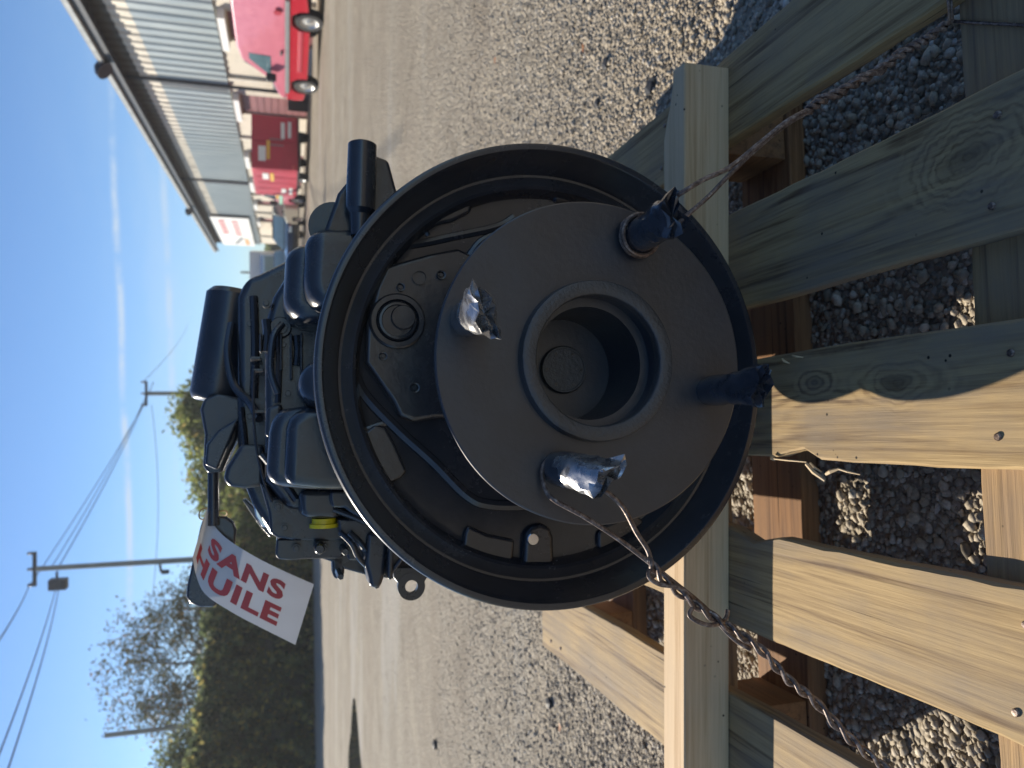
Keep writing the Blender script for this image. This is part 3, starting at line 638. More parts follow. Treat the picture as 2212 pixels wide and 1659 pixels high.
# fins and lines on the case
for k in range(5):
    gprism('case_rib', [(560 + 22 * k, 720), (560 + 22 * k, 760 + 20 * k), (566 + 22 * k, 760 + 20 * k), (566 + 22 * k, 720)], .178, .2, M['cast'], bevel=.002)
gprism('side_cover', [(612, 883), (597, 893), (586, 910), (580, 935), (573, 1042), (610, 1052), (654, 1057), (720, 1060), (800, 1060), (800, 877), (650, 877)], .105, .20, M['paint'], bevel=.016, seg=6)
gprism('side_cover_front', [(640, 890), (624, 905), (618, 925), (612, 1048), (700, 1057), (800, 1057), (800, 880), (665, 880)], .08, .14, M['paint'], bevel=.014, seg=6)
gprism('case_shoulder', [(572, 945), (575, 880), (610, 870), (610, 945)], .17, .2, M['cast'], bevel=.006)
rb = random.Random(5)
def bolt(ox, oy, t, rpx, hexa=True):
    c = gp(ox, oy, t); rr_ = spx(rpx, t); b_ = MB().lathe([(0, -rr_ * .75), (rr_ * .85, -rr_ * .75), (rr_, -rr_ * .55), (rr_, .012)], (c.x, t, c.z), (0, 1, 0), 6 if hexa else 16); b_.lathe([(rr_ * 1.35, -.001), (rr_ * 1.35, .01)], (c.x, t, c.z), (0, 1, 0), 18)
    return b_.make('bolt_head', M['paint'], gear, smooth=True, sharp=30)
for (a, b) in ((590, 985), (590, 1015), (640, 700), (612, 745), (622, 850), (596, 860), (650, 735), (600, 1095), (615, 1140), (560, 1000), (540, 900), (540, 700), (575, 655), (700, 1140), (735, 1140), (640, 1185), (700, 1185)):
    bolt(a, b, .188 if a > 570 and b < 1100 else (.198 if b > 1060 else .328), 6.5)
for (p, q, t, w) in (((548, 640), (548, 860), .325, .006), ((566, 980), (640, 1080), .188, .005), ((600, 712), (600, 870), .186, .004), ((640, 725), (640, 790), .186, .005), ((520, 880), (530, 1030), .325, .005), ((575, 760), (575, 690), .186, .006), ((720, 1100), (790, 1128), .155, .004), ((755, 1150), (790, 1190), .155, .004)):
    mb = MB(); qq = smooth_path([gp(*p, t), gp((p[0] + q[0]) / 2 + 3, (p[1] + q[1]) / 2, t), gp(*q, t)], 5); mb.tube(qq, w, 8); mb.make('casting_rib', M['cast'], gear, smooth=True)
for (pts, w) in ((((500, 700, .36), (492, 760, .34), (505, 830, .33), (540, 870, .31), (560, 905, .28)), .006), (((610, 700, .18), (590, 730, .17), (585, 800, .17), (600, 850, .17)), .0045), (((735, 1150, .15), (760, 1175, .14), (775, 1205, .15), (800, 1230, .17)), .0035)):
    mb = MB(); mb.tube(smooth_path([gp(*p) for p in pts], 7), w, 10); mb.make('hydraulic_hose', M['paint'], gear, smooth=True)
# upper bracket, rod and paddle lever
gprism('top_bracket', [(432, 885), (442, 939), (438, 1006), (448, 1022), (480, 1022), (511, 950), (530, 860), (470, 850), (440, 862)], .36, .42, M['cast'], bevel=.005)
gprism('top_bracket_step', [(446, 960), (442, 1004), (470, 1016), (500, 945), (518, 900), (470, 930)], .335, .365, M['paint'], bevel=.004)
ME = [(488, 1010), (482, 1035), (495, 1052), (530, 1056), (570, 1050), (570, 960), (520, 960)]
gprism('sensor_housing', ME, .26, .33, M['paint'], bevel=.012, seg=4)
MB().cyl(gp(461, 1015, .38), gp(461, 1135, .38), spx(10.5, .38), n=20).make('lever_rod', M['paint'], gear, smooth=True, sharp=30)
gprism('paddle_plate', [(438, 1121), (432, 1140), (404, 1265), (402, 1290), (410, 1304), (432, 1312), (462, 1312), (474, 1300), (508, 1175), (511, 1145), (505, 1128), (488, 1116), (460, 1114), (446, 1115)], .385, .397, M['paint'], bevel=.004)
# left cluster of castings
gprism('valve_block', [(560, 1040), (581, 1060), (592, 1075), (640, 1080), (640, 1060), (760, 1058), (760, 1170), (640, 1168), (600, 1163), (583, 1152), (580, 1110)], .20, .30, M['cast'], bevel=.006)
gprism('valve_block_lower', [(597, 1164), (594, 1200), (602, 1209), (632, 1211), (655, 1208), (740, 1207), (750, 1160)], .21, .29, M['paint'], bevel=.006)
gprism('solenoid_body', [(646, 1057), (645, 1106), (655, 1119), (735, 1121), (735, 1057)], .155, .21, M['paint'], bevel=.010, seg=4)
yc = MB(); a = gp(700, 1119, .18); b = gp(700, 1139, .18); yc.lathe([(0, 0), (.0155, 0), (.0155, (b - a).length * .55), (.0185, (b - a).length * .6), (.0185, (b - a).length), (0, (b - a).length)], a, b - a, 28).make('yellow_cap', M['yellow'], gear, smooth=True, sharp=30)
for nm, pts, t0, t1, bv in (
    ('stepped_flange', [(714, 1060), (712, 1078), (716, 1096), (745, 1097), (755, 1106), (800, 1130), (830, 1130), (800, 1060)], .13, .19, .004),
    ('flange_block', [(728, 1120), (732, 1148), (742, 1168), (770, 1172), (790, 1196), (840, 1200), (840, 1120)], .16, .22, .004),
    ('bolt_finger', [(716, 1190), (718, 1238), (722, 1250), (734, 1252), (744, 1244), (746, 1190)], .23, .26, .004),
    ('case_flange', [(690, 1205), (720, 1215), (746, 1230), (800, 1245), (860, 1252), (960, 1248), (1000, 1225), (980, 1150), (760, 1100), (690, 1150)], .23, .25, .003),
    ('flange_step', [(744, 1168), (746, 1186), (752, 1210), (790, 1212), (800, 1225), (810, 1150)], .18, .23, .004),
    ('column_boss', [(793, 1150), (788, 1215), (796, 1250), (799, 1270), (822, 1272), (830, 1248), (838, 1180), (834, 1150)], .15, .20, .006),
    ('rib_post', [(840, 1175), (838, 1250), (846, 1254), (852, 1180)], .13, .18, .002)):
    gprism(nm, pts, t0, t1, M['cast'] if 'flange' in nm else M['paint'], bevel=bv)
for (a, b, r) in ((745, 1190, 8), (775, 1170, 10), (812, 1262, 8), (690, 1185, 10), (735, 1244, 7), (668, 1090, 12)):
    c = gp(a, b, .17); MB().lathe([(0, -.010), (spx(r, .17) * .8, -.010), (spx(r, .17), -.007), (spx(r, .17), .04)], (c.x, .17, c.z), (0, 1, 0), 6 if r < 9 else 20).make('bolt_head', M['paint'], gear, smooth=True, sharp=30)
# lifting eye
mb = MB(); c = gp(888, 1266, .2); mb.lathe([(.0085 , -.004), (.0185, -.004), (.0185, .006), (.0085, .006)], (c.x, .2, c.z), (0, 1, 0), 36, closed=True)
mb.make('lifting_eye', M['cast'], gear, smooth=True, sharp=30)
gprism('eye_web', [(850, 1248), (862, 1262), (872, 1250), (905, 1252), (915, 1262), (925, 1244), (925, 1225), (850, 1225)], .197, .205, M['cast'], bevel=.002)
mb = MB(); q = smooth_path([gp(*p) for p in ((846, 1235, .14), (868, 1205, .13), (880, 1180, .13))], 6); mb.tube(q, .003, 8); mb.make('pipe', M['paint'], gear, smooth=True)
# hydraulic hose and cable along the top
mb = MB(); q = smooth_path([gp(*p) for p in ((549, 800, .2), (547, 870, .2), (553, 960, .2), (570, 1040, .2), (588, 1085, .2))], 6); mb.tube(q, .0018, 6); mb.make('cable', M['paint'], gear, smooth=True)
gprism('sun_glint_lug', [(546, 1084), (556, 1092), (560, 1104), (566, 1100), (576, 1106), (584, 1122), (578, 1140), (566, 1138), (552, 1116)], .34, .37, M['chrome'], bevel=.003)  # casting given bright steel to stand in for its sun glint
gprism('case_edge', [(523, 1080), (530, 1078), (552, 1100), (590, 1155), (584, 1162), (560, 1135)], .375, .40, M['cast'], bevel=.002)

# ------------------------------------------------------------------ tie wires
def twist(path, amp, turns, phase, flat=1.0):
    q = smooth_path(path, 14); out = []; n = len(q)
    for i, p in enumerate(q):
        d = (q[min(i + 1, n - 1)] - q[max(i - 1, 0)]).normalized(); u = d.cross(Vector((0, 1, .3))).normalized(); w = d.cross(u)
        a = 2 * PI * turns * i / n + phase; e = min(1, i / 5, (n - 1 - i) / 5 + .2)
        out.append(p + (u * math.cos(a) + w * math.sin(a)) * amp * e)
    return out
WR = .0024
tw1 = empty('tie_wire', P(1405, 1215, .70), 0, label='rusty twisted wire looped round the sunlit taped stud and running down to the lower edge', cat='wire')
def wpart(root, pts, r=WR, name='wire_strand'):
    inv = Matrix.Translation(-root.location); MB().tube([inv @ Vector(p) for p in pts], r, 8).make(name, M['wire'], root, smooth=True)
def gw(p): return GI.inverted() @ p
b = gw(s4); Yb = b.y
loop = []
for i in range(13):
    a = R(-65) + R(235) * i / 12; loop.append(b + Vector((-.019 * math.cos(a) * -1, -.010 - .004 * i / 12, .021 * math.sin(a))))
st_a = [P(1262, 1052, .69), P(1305, 1060, .685), P(1345, 1095, .685), P(1375, 1150, .69), P(1400, 1190, .69), P(1407, 1222, .69)]
lp = [P(1262, 1050, .695), P(1218, 990, .715), P(1185, 993, .722), P(1171, 1020, .722), P(1180, 1060, .715), P(1200, 1082, .705), P(1260, 1115, .70), P(1330, 1160, .695), P(1390, 1205, .69), P(1440, 1245, .69), P(1520, 1310, .68), P(1580, 1375, .675), P(1620, 1402, .672)]
wpart(tw1, smooth_path(lp, 8)); wpart(tw1, smooth_path([P(1262, 1050, .695)] + st_a, 8))
ts = [P(1400, 1205, .688), P(1430, 1248, .685), P(1500, 1305, .68), P(1570, 1352, .672), P(1640, 1400, .662), P(1700, 1465, .652), P(1760, 1515, .645), P(1830, 1590, .635), P(1900, 1650, .625), P(1960, 1690, .612)]
wpart(tw1, twist(ts, .0029, 9, 0)); wpart(tw1, twist(ts, .0029, 9, PI))
cl = [P(1407, 1222, .69), P(1402, 1245, .684), P(1425, 1262, .682), P(1470, 1270, .68), P(1500, 1300, .682), P(1490, 1330, .674), P(1530, 1350, .672), P(1565, 1340, .675), P(1572, 1318, .68)]
wpart(tw1, smooth_path(cl, 8)); 
tw2 = empty('tie_wire', P(1745, 240, .68), 0, label='dull rusty wire from the blue black taped stud to the shaded pallet board', cat='wire')
b = gw(s2); coil = []
for i in range(60):
    a = -2 * PI * 2.2 * i / 59 + 1.0; coil.append(b + AX * (-.006 - .011 * i / 59) + Vector((math.cos(a) * .0212, 0, math.sin(a) * .0212)))
wpart(tw2, coil)
tipA = [coil[-1], P(1470, 418, .655), P(1520, 388, .65), P(1575, 362, .648), P(1640, 310, .645), P(1700, 262, .64), P(1745, 238, .637)]
tipB = [coil[0], P(1420, 520, .69), P(1480, 468, .665), P(1530, 425, .66), P(1575, 378, .655), P(1640, 316, .65), P(1700, 268, .645), P(1745, 242, .64)]
wpart(tw2, smooth_path(tipA, 8)); wpart(tw2, smooth_path(tipB, 8))
ts = [P(1740, 242, .64), P(1775, 218, .635), P(1830, 190, .63), P(1900, 150, .625), P(1960, 108, .62), P(2000, 85, .615), P(2052, 48, .607)]
wpart(tw2, twist(ts, .0029, 8, 0)); wpart(tw2, twist(ts, .0029, 8, PI)); wpart(tw2, twist(ts[:5], .0045, 3, 1.5), WR * .8)
e0 = PZ(2056, 46, SL - .018)
wpart(tw2, smooth_path([P(2052, 48, .607), e0, PZ(2130, 50, SL - .0195), PZ(2240, 56, SL - .0195)], 5), .0017)
wpart(tw2, smooth_path([P(2052, 48, .607), P(2050, 20, .62), P(2046, -20, .63)], 5), .0016); wpart(tw2, smooth_path([P(2058, 44, .607), P(2056, 15, .62), P(2054, -20, .63)], 5), .0013)

# ------------------------------------------------------------------ paper tag
def build_tag():
    top = [(447, 1098), (456, 1125), (487, 1161), (547, 1200), (610, 1232), (678, 1262)]
    bot = [(416, 1204), (424, 1244), (444, 1284), (500, 1322), (560, 1354), (638, 1393)]
    YT = [1.214, 1.222, 1.212, 1.20, 1.195, 1.195]; YB = [1.196, 1.206, 1.198, 1.187, 1.18, 1.18]
    T = smooth_path([P(a, b, y) for (a, b), y in zip(top, YT)], 10); B = smooth_path([P(a, b, y) for (a, b), y in zip(bot, YB)], 10)
    # arc-length parameters
    def arc(path):
        s = [0.0]
        for i in range(1, len(path)): s.append(s[-1] + (path[i] - path[i - 1]).length)
        return [x / s[-1] for x in s]
    aT, aB = arc(T), arc(B)
    def at(path, ar, s):
        s = min(max(s, 0), 1)
        for i in range(1, len(path)):
            if s <= ar[i] + 1e-9:
                f = (s - ar[i - 1]) / max(1e-9, ar[i] - ar[i - 1]); return path[i - 1].lerp(path[i], f)
        return path[-1]
    def surf(s, t): return at(B, aB, s).lerp(at(T, aT, s), t)
    root = empty('paper_tag', surf(.5, .5), 0, label='white paper tag reading SANS HUILE in red, curled and tied to the lever rod', cat='tag')
    o = root.location; n = 40; k = 8
    vs = [surf(i / n, j / k) - o for i in range(n + 1) for j in range(k + 1)]
    vs2 = [v + Vector((0, .0006, 0)) for v in vs]; N0 = len(vs)
    q = lambda i, j: i * (k + 1) + j
    fs = [(q(i, j), q(i + 1, j), q(i + 1, j + 1), q(i, j + 1)) for i in range(n) for j in range(k)]
    link('sheet', vs, fs, M['paper'], root, smooth=True, sharp=80)
    _a = surf(.7, .5); SG = 1 if (-(surf(.71, .5) - _a).cross(surf(.7, .51) - _a)).y < 0 else -1
    def text(body, s0, s1, t0, t1):
        cu = D.curves.new('t', 'FONT'); cu.body = body; cu.offset = .045; cu.resolution_u = 4; cu.space_character = 1.12
        ob = D.objects.new('t', cu); COL.objects.link(ob); bpy.context.view_layer.update()
        me = D.meshes.new_from_object(ob.evaluated_get(bpy.context.evaluated_depsgraph_get()))
        xs = [v.co.x for v in me.vertices]; ys = [v.co.y for v in me.vertices]; x0, x1, y0, y1 = min(xs), max(xs), min(ys), max(ys)
        bm = bmesh.new(); bm.from_mesh(me)
        for c_ in range(1, 24):   # cut so the print bends with the sheet
            g = bm.verts[:] + bm.edges[:] + bm.faces[:]
            bmesh.ops.bisect_plane(bm, geom=g, plane_co=(x0 + (x1 - x0) * c_ / 24, 0, 0), plane_no=(1, 0, 0))
        for v in bm.verts:
            s = s0 + (s1 - s0) * (v.co.x - x0) / (x1 - x0); t = t0 + (t1 - t0) * (v.co.y - y0) / (y1 - y0)
            a = surf(s, t); du = surf(s + .01, t) - a if s < .98 else a - surf(s - .01, t); dv = surf(s, t + .01) - a
            nn = -du.cross(dv).normalized() * SG
            v.co = a + nn * .0009 - o
        bm.to_mesh(me); bm.free(); me.materials.clear(); me.materials.append(M['redprint'])
        D.objects.remove(ob); t_ = D.objects.new('printed_word', me); COL.objects.link(t_); t_.parent = root; t_['label'] = 'red word ' + body
    text('SANS', .17, .81, .53, .84); text('HUILE', .06, .83, .13, .44)
    mb = MB(); r0 = P(461, 1108, 1.25); ring = []
    for i in range(25):
        a = 2 * PI * i / 24; ring.append(r0 + Vector((.006 * math.sin(a * 2), .022 * math.cos(a) - .005, .020 * math.sin(a))) - o)
    mb.tube(ring, .0011, 6); mb.make('string', M['string'], root, smooth=True)
build_tag()

# ------------------------------------------------------------------ warehouse
BA = R(-.94); BW = 11.0
def bw(x, y, z):                                 # building coordinates: y runs along the wall, x outward from it (towards the yard is negative)
    d = Matrix.Rotation(BA, 3, 'Z') @ Vector((BW + x, y, z)); return d
def build_warehouse():
    root = empty('warehouse', bw(0, 44, 0), BA, label='long cream warehouse with ribbed metal cladding, greyed for shade, above dark red doors', cat='warehouse')
    inv = (Matrix.Translation(root.location) @ Matrix.Rotation(BA, 4, 'Z')).inverted()
    L = lambda x, y, z: inv @ bw(x, y, z)
    y0, y1 = 10.0, 70.0; zb, zt = 2.98, 6.55
    def bx(name, x0, x1, a, b, z0, z1, mat, parent=root, bev=0, label=None):
        c = L((x0 + x1) / 2, (a + b) / 2, (z0 + z1) / 2); o = MB().box((0, 0, 0), (abs(x1 - x0), abs(b - a), abs(z1 - z0))).make(name, M[mat], parent, loc=c, bevel=bev)
        if label: o['label'] = label
        return o
    doors = [(25.2, 27.4), (32.6, 35.0), (41, 43), (46.5, 48.5), (52.5, 54), (58.5, 60)]
    # wall segments between the doors, lintels above them
    prev = y0
    for a, b in doors + [(y1, y1)]:
        bx('wall', 0, .25, prev, a, 0, zb, 'wall')
        if b > a:
            bx('lintel', .0, .25, a, b, 2.62, zb, 'wall')
            d = bx('door', .12, .2, a, b, 0, 2.62, 'reddoor')
            for k in range(9): 
                dz = .28 * k + .14
                o = MB().box((0, 0, 0), (.03, b - a - .1, .22)).make('door_slat', M['reddoor'], d, loc=(-.055, 0, dz - 1.31 + .03))
            bx('door_canopy', -.32, -.003, a - .15, b + .15, 2.66, 2.88, 'white')
        prev = b
    bx('core', .252, 12, y0, y1, 0, zt, 'wall')
    # pilasters
    for y in (14, 19, 24.0, 30.6, 38.3, 50.5, 56.2, 66): bx('pilaster', -.12, -.002, y, y + .28, 0, zb - .05, 'cladw')
    # ribbed sheets, one object per sheet, sharing two meshes
    def sheet(w, h, mat):
        prof = [(0, 0), (w * .12, 0), (w * .26, -.055), (w * .60, -.055), (w * .76, 0), (w, 0)]
        vs = [(x, y, z) for y, x in prof for z in (0, h)]; fs = [(2 * i, 2 * i + 2, 2 * i + 3, 2 * i + 1) for i in range(5)]
        me = D.meshes.new('cladding_sheet'); me.from_pydata(vs, [], fs); me.materials.append(M[mat]); return me
    me_lo = sheet(.6, 2.45, 'clad'); me_hi = sheet(.6, .62, 'cladw'); me_tp = sheet(.6, .50, 'eaveshade'); n = int((y1 - y0) / .6)
    for i in range(n):
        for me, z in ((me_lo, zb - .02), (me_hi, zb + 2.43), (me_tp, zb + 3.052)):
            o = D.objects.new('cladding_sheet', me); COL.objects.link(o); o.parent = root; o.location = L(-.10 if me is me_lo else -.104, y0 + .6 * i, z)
    # eaves
    bx('soffit', -.75, .25, y0 - .3, y1 + .3, zt + .0, zt + .06, 'darkmetal')
    bx('fascia', -.80, -.752, y0 - .3, y1 + .3, zt - .22, zt + .1, 'darkmetal')
    gt = MB()
    gt.prism([(0, 0), (.02, -.12), (.14, -.12), (.16, 0), (.15, 0), (.13, -.1), (.03, -.1), (.01, 0)], lambda p: L(-.965 + p[0], y0 - .3, zt + .16 + p[1]), lambda p: L(-.965 + p[0], y1 + .3, zt + .16 + p[1])); gt.make('gutter', M['gut'], root)
    rf = MB(); rf.prism([(-.85, zt + .18), (12, zt + 1.9), (12, zt + 2.0), (-.85, zt + .26)], lambda p: L(p[0], y0 - .3, p[1]), lambda p: L(p[0], y1 + .35, p[1])); rf.make('roof', M['roofm'], root)
    for y in (31.3, 47.0):
        mb = MB().cyl(L(-.2, y, .02), L(-.2, y, zt - .01), .07, n=10); mb.make('downpipe', M['darkmetal'], root)
        bx('dark_seam', -.24, -.20, y + .12, y + .5, zb, zb + 2.4, 'darkmetal')
    for (y, z, s) in ((28.4, 6.72, .55), (52.0, 6.72, .5)):
        f = MB(); c = L(-1.02, y, z); f.lathe([(0, -.3 * s), (.28 * s, -.28 * s), (.5 * s, 0), (.55 * s, .3 * s), (0, .3 * s)], c, Vector((-.5, -.2, -.6)), 20); f.make('floodlight', M['darkmetal'], root, smooth=True)
    # sign board at the far end
    sgn = bx('sign_board', -.34, -.30, 57.2, 69.6, 3.4, 6.0, 'white')
    def mark(a, b, z0, z1, mat, tilt=0):
        MB().box((0, 0, 0), (.02, (b - a), z1 - z0), mat=Matrix.Rotation(tilt, 3, 'X')).make('sign_print', M[mat], sgn, loc=(-.032, (a + b) / 2 - 63.4, (z0 + z1) / 2 - 4.7))
    for k in range(5): mark(58.2 + k * 1.2, 58.9 + k * 1.2, 5.1, 5.5, 'redprint', .3); mark(58.4 + k * 1.3, 59.0 + k * 1.3, 4.2, 4.6, 'redprint', -.2)
    mark(65.5, 68.6, 4.4, 4.7, 'grey', .2); mark(66, 68.8, 3.8, 4.1, 'orange')
    # low brick-grey plinth store and pallets against the wall
    return L
build_warehouse()

# ------------------------------------------------------------------ vehicles
def wheel(root, x, y, r=.33, w=.22, side=-1):
    """wheel whose axle is local X"""
    mb = MB(); mb.lathe([(r * .62, 0), (r * .97, 0), (r, .02), (r, w - .02), (r * .97, w), (r * .62, w)], (x - w / 2, y, r), (1, 0, 0), 28, closed=True); t = mb.make('wheel', M['rubber'], root, smooth=True, sharp=40)
    mb = MB(); mb.lathe([(0, -.01), (r * .18, -.01), (r * .22, .03), (r * .5, .04), (r * .6, .005), (r * .63, .0), (r * .63, .03), (0, .06)], (x + side * w / 2, y, r), (-side, 0, 0), 24); mb.make('rim', M['rimm'], t, smooth=True, sharp=40)
def side_body(prof, hw, inset, z_in):
    """vehicle shell from a side outline (y,z): sides lean in above z_in"""
    n = len(prof); zt = max(p[1] for p in prof)
    def hx(z): return hw if z < z_in else hw - inset * (z - z_in) / (zt - z_in)
    mb = MB(); mb.prism(prof, lambda p: (-hx(p[1]), p[0], p[1]), lambda p: (hx(p[1]), p[0], p[1])); return mb
def build_van(loc, rz, label, dark=False):
    root = empty('van', loc, rz, label=label, cat='van')
    up = 'redbox' if dark else 'pink'; lo = 'redbox' if dark else 'red'
    # local +Y is the nose
    upper = [(-2.45, 1.02), (-2.42, 1.85), (-2.3, 2.02), (-1.6, 2.09), (.2, 2.07), (.75, 1.96), (1.55, 1.22), (2.15, 1.08), (2.35, .98), (2.35, .86), (-2.45, .86)]
    b = side_body(upper, .93, .13, .95).make('upper_body', M[up], root, bevel=.05, seg=3)
    lower = [(-2.46, .858), (2.40, .858), (2.45, .60), (2.38, .38), (2.02, .34), (1.98, .55), (1.82, .72), (1.42, .72), (1.26, .55), (1.22, .30), (-1.0, .30), (-1.04, .55), (-1.2, .72), (-1.6, .72), (-1.76, .55), (-1.8, .34), (-2.42, .40)]
    b2 = side_body(lower, .93, .0, 2).make('lower_body', M[lo], root, bevel=.03)
    for s in (-1, 1):
        g = MB().prism([(.30, 1.24), (.34, 1.78), (.62, 1.78), (1.28, 1.24)], lambda p: (s * (.935 - .13 * (p[1] - .95) / 1.1 + .004), p[0], p[1]), lambda p: (s * (.935 - .13 * (p[1] - .95) / 1.1 - .02), p[0], p[1])).make('side_window', M['glass'], root)
        MB().box((s * .945, -.1, .83), (.03, 4.2, .10)).make('side_moulding', M['grey'], root, bevel=.01)
        MB().box((s * .94, -.1, .52), (.025, 1.9, .10)).make('sill_trim', M['redbox'], root, bevel=.01)
        MB().box((s * 1.06, 1.05, 1.24), (.22, .12, .26)).make('wing_mirror', M['darkmetal'], root, bevel=.04)
        MB().box((s * .952, .02, .98), (.03, .2, .05)).make('door_handle', M['darkmetal'], root, bevel=.01)
        MB().lathe([(0, 0), (.09, 0), (.09, .02), (0, .02)], (s * .95, -1.7, 1.05), (s, 0, 0), 18).make('fuel_cap', M['redbox'], root)
        MB().box((s * .72, 2.33, .80), (.32, .12, .16)).make('headlight', M['chrome'], root, bevel=.03)
        MB().box((s * .84, -2.46, 1.1), (.1, .04, .5)).make('tail_light', M['redprint'], root, bevel=.01)
        for y in (1.62, -1.4): wheel(root, s * .84, y, .33, .2, s)
    ws = MB(); ws.add([(-.76, .86, 1.90), (.76, .86, 1.90), (.86, 1.50, 1.29), (-.86, 1.50, 1.29)], [(0, 1, 2, 3)])
    ws = MB().prism([(.86, 1.885), (1.50, 1.295), (1.49, 1.25), (.84, 1.85)], lambda p: (-.78, p[0] + .03, p[1] + .03), lambda p: (.78, p[0] + .03, p[1] + .03)).make('windscreen', M['glass'], root)
    MB().box((0, 2.40, .52), (1.8, .16, .22)).make('front_bumper', M['grey'], root, bevel=.04)
    MB().box((0, -2.44, .52), (1.8, .14, .2)).make('rear_bumper', M['grey'], root, bevel=.04)
    MB().box((0, 0, .34), (1.5, 4.2, .10)).make('underbody', M['darkmetal'], root)
    return root
build_van(PZ(694, 118, 0) + Vector((.93, .3, 0)), R(8), 'bright red van, upper body coloured pink for sun glare, parked along the warehouse, nearest vehicle fully in view')
def build_truck(loc, rz):
    root = empty('box_truck', loc, rz, label='small red truck with dull red box body and cab coloured pink for sun glare, with pale green stripe', cat='truck')
    MB().box((0, -1.5, 1.27), (2.0, 4.3, 1.66)).make('cargo_box', M['redbox'], root, bevel=.03)
    for k in range(5): 
        for s in (-1, 1): MB().box((s * 1.005, -3.4 + k * .95, 1.21), (.02, .05, 1.46)).make('box_batten', M['redbox'], root)
    MB().box((0, -.6, .38), (.9, 5.6, .12)).make('chassis', M['darkmetal'], root)
    cab = [(.6, .55), (.6, 2.35), (.75, 2.42), (1.5, 2.36), (2.15, 1.55), (2.55, 1.35), (2.66, .9), (2.62, .5), (2.3, .45), (2.2, .8), (1.5, .8), (1.38, .5)]
    cab = [(y, .45 + (z - .45) * .77) for y, z in cab]; c = side_body(cab, .93, .10, 1.2).make('cab', M['pink'], root, bevel=.04)
    for s in (-1, 1):
        MB().prism([(.95, 1.32), (.98, 1.78), (1.42, 1.78), (1.85, 1.32)], lambda p: (s * (.90), p[0], p[1]), lambda p: (s * .86, p[0], p[1])).make('side_window', M['glass'], root)
        MB().box((s * .938, 1.6, 1.08), (.02, 1.9, .13)).make('stripe', M['teal'], root)
        MB().box((s * 1.05, 1.95, 1.38), (.2, .1, .32)).make('wing_mirror', M['darkmetal'], root, bevel=.03)
        MB().box((s * .72, 2.66, .85), (.3, .08, .18)).make('headlight', M['chrome'], root, bevel=.02)
        for y in (1.85, -1.9): wheel(root, s * .8, y, .31, .24, s)
        MB().box((s * 1.018, -2.6, 1.62), (.012, .9, .22)).make('box_lettering', M['white'], root)
        MB().box((s * 1.018, -2.5, 1.38), (.012, 1.2, .13)).make('box_lettering', M['yprint'], root)
        MB().box((s * 1.018, -.3, .95), (.012, .8, .18)).make('box_lettering', M['white'], root)
        MB().box((s * 1.018, -.3, .68), (.012, 1.2, .13)).make('box_lettering', M['white'], root)
        MB().box((s * .945, 1.1, 1.22), (.012, .7, .12)).make('cab_lettering', M['yprint'], root)
    MB().box((0, -1.5, .42), (1.96, 4.2, .06)).make('floor_frame', M['darkmetal'], root)
    MB().box((0, 2.66, .5), (1.8, .12, .2)).make('front_bumper', M['grey'], root, bevel=.03)
    for k, x in enumerate((-.49, .49)):
        d = MB().box((x, -3.672, 1.27), (.95, .03, 1.56)).make('rear_door', M['redbox'], root, bevel=.01); MB().box((x - .38 * (1 if x > 0 else -1), -3.70, 1.2), (.03, .03, .5)).make('door_handle', M['grey'], d)
    MB().box((-.45, -3.692, 1.72), (.55, .012, .26)).make('rear_lettering', M['white'], root); MB().box((-.3, -3.692, 1.5), (.7, .012, .12)).make('rear_lettering', M['yprint'], root)
    MB().box((.45, -3.692, .98), (.6, .012, .14)).make('rear_lettering', M['white'], root); MB().box((.5, -3.692, .74), (.6, .012, .12)).make('rear_lettering', M['white'], root)
    for s in (-1, 1): MB().box((s * .9, -3.70, .6), (.16, .03, .12)).make('tail_light', M['redprint'], root)
    return root
build_truck(Vector((9.05, 33.7, 0)), R(-.5))
def build_car(loc, rz, mat, label):
    root = empty('car', loc, rz, label=label, cat='car')
    low = [(-2.05, .35), (-2.1, .75), (-1.95, .95), (1.0, .95), (1.9, .82), (2.08, .6), (2.05, .33), (1.65, .3), (1.6, .55), (1.1, .55), (1.05, .28), (-.95, .28), (-1.0, .55), (-1.5, .55), (-1.55, .3)]
    side_body(low, .86, 0, 2).make('body', M[mat], root, bevel=.05, seg=3)
    cab = [(-1.9, .94), (-1.55, 1.4), (-1.2, 1.47), (.0, 1.46), (.35, 1.36), (1.05, .94)]
    side_body(cab, .82, .18, .94).make('glasshouse', M['glass'], root, bevel=.05, seg=3)
    MB().box((0, -.6, 1.475), (1.22, 1.3, .03)).make('roof', M[mat], root, bevel=.01)
    for s in (-1, 1):
        for y in (1.35, -1.25): wheel(root, s * .77, y, .30, .18, s)
        MB().box((s * .62, 2.03, .68), (.3, .1, .14)).make('headlight', M['chrome'], root, bevel=.03)
        MB().box((s * .93, .55, 1.0), (.16, .1, .12)).make('wing_mirror', M[mat], root, bevel=.03)
build_car(P(640, 492, 38).xy.to_3d(), R(150), 'blackcar', 'black car parked at the far end of the warehouse wall')
build_car(P(630, 556, 42).xy.to_3d() + Vector((-.4, 0, 0)), R(172), 'bluecar', 'pale blue car glinting in the sun beyond the warehouse')
build_car(P(630, 592, 47).xy.to_3d(), R(160), 'bluecar', 'pale blue car half hidden behind the gearbox')
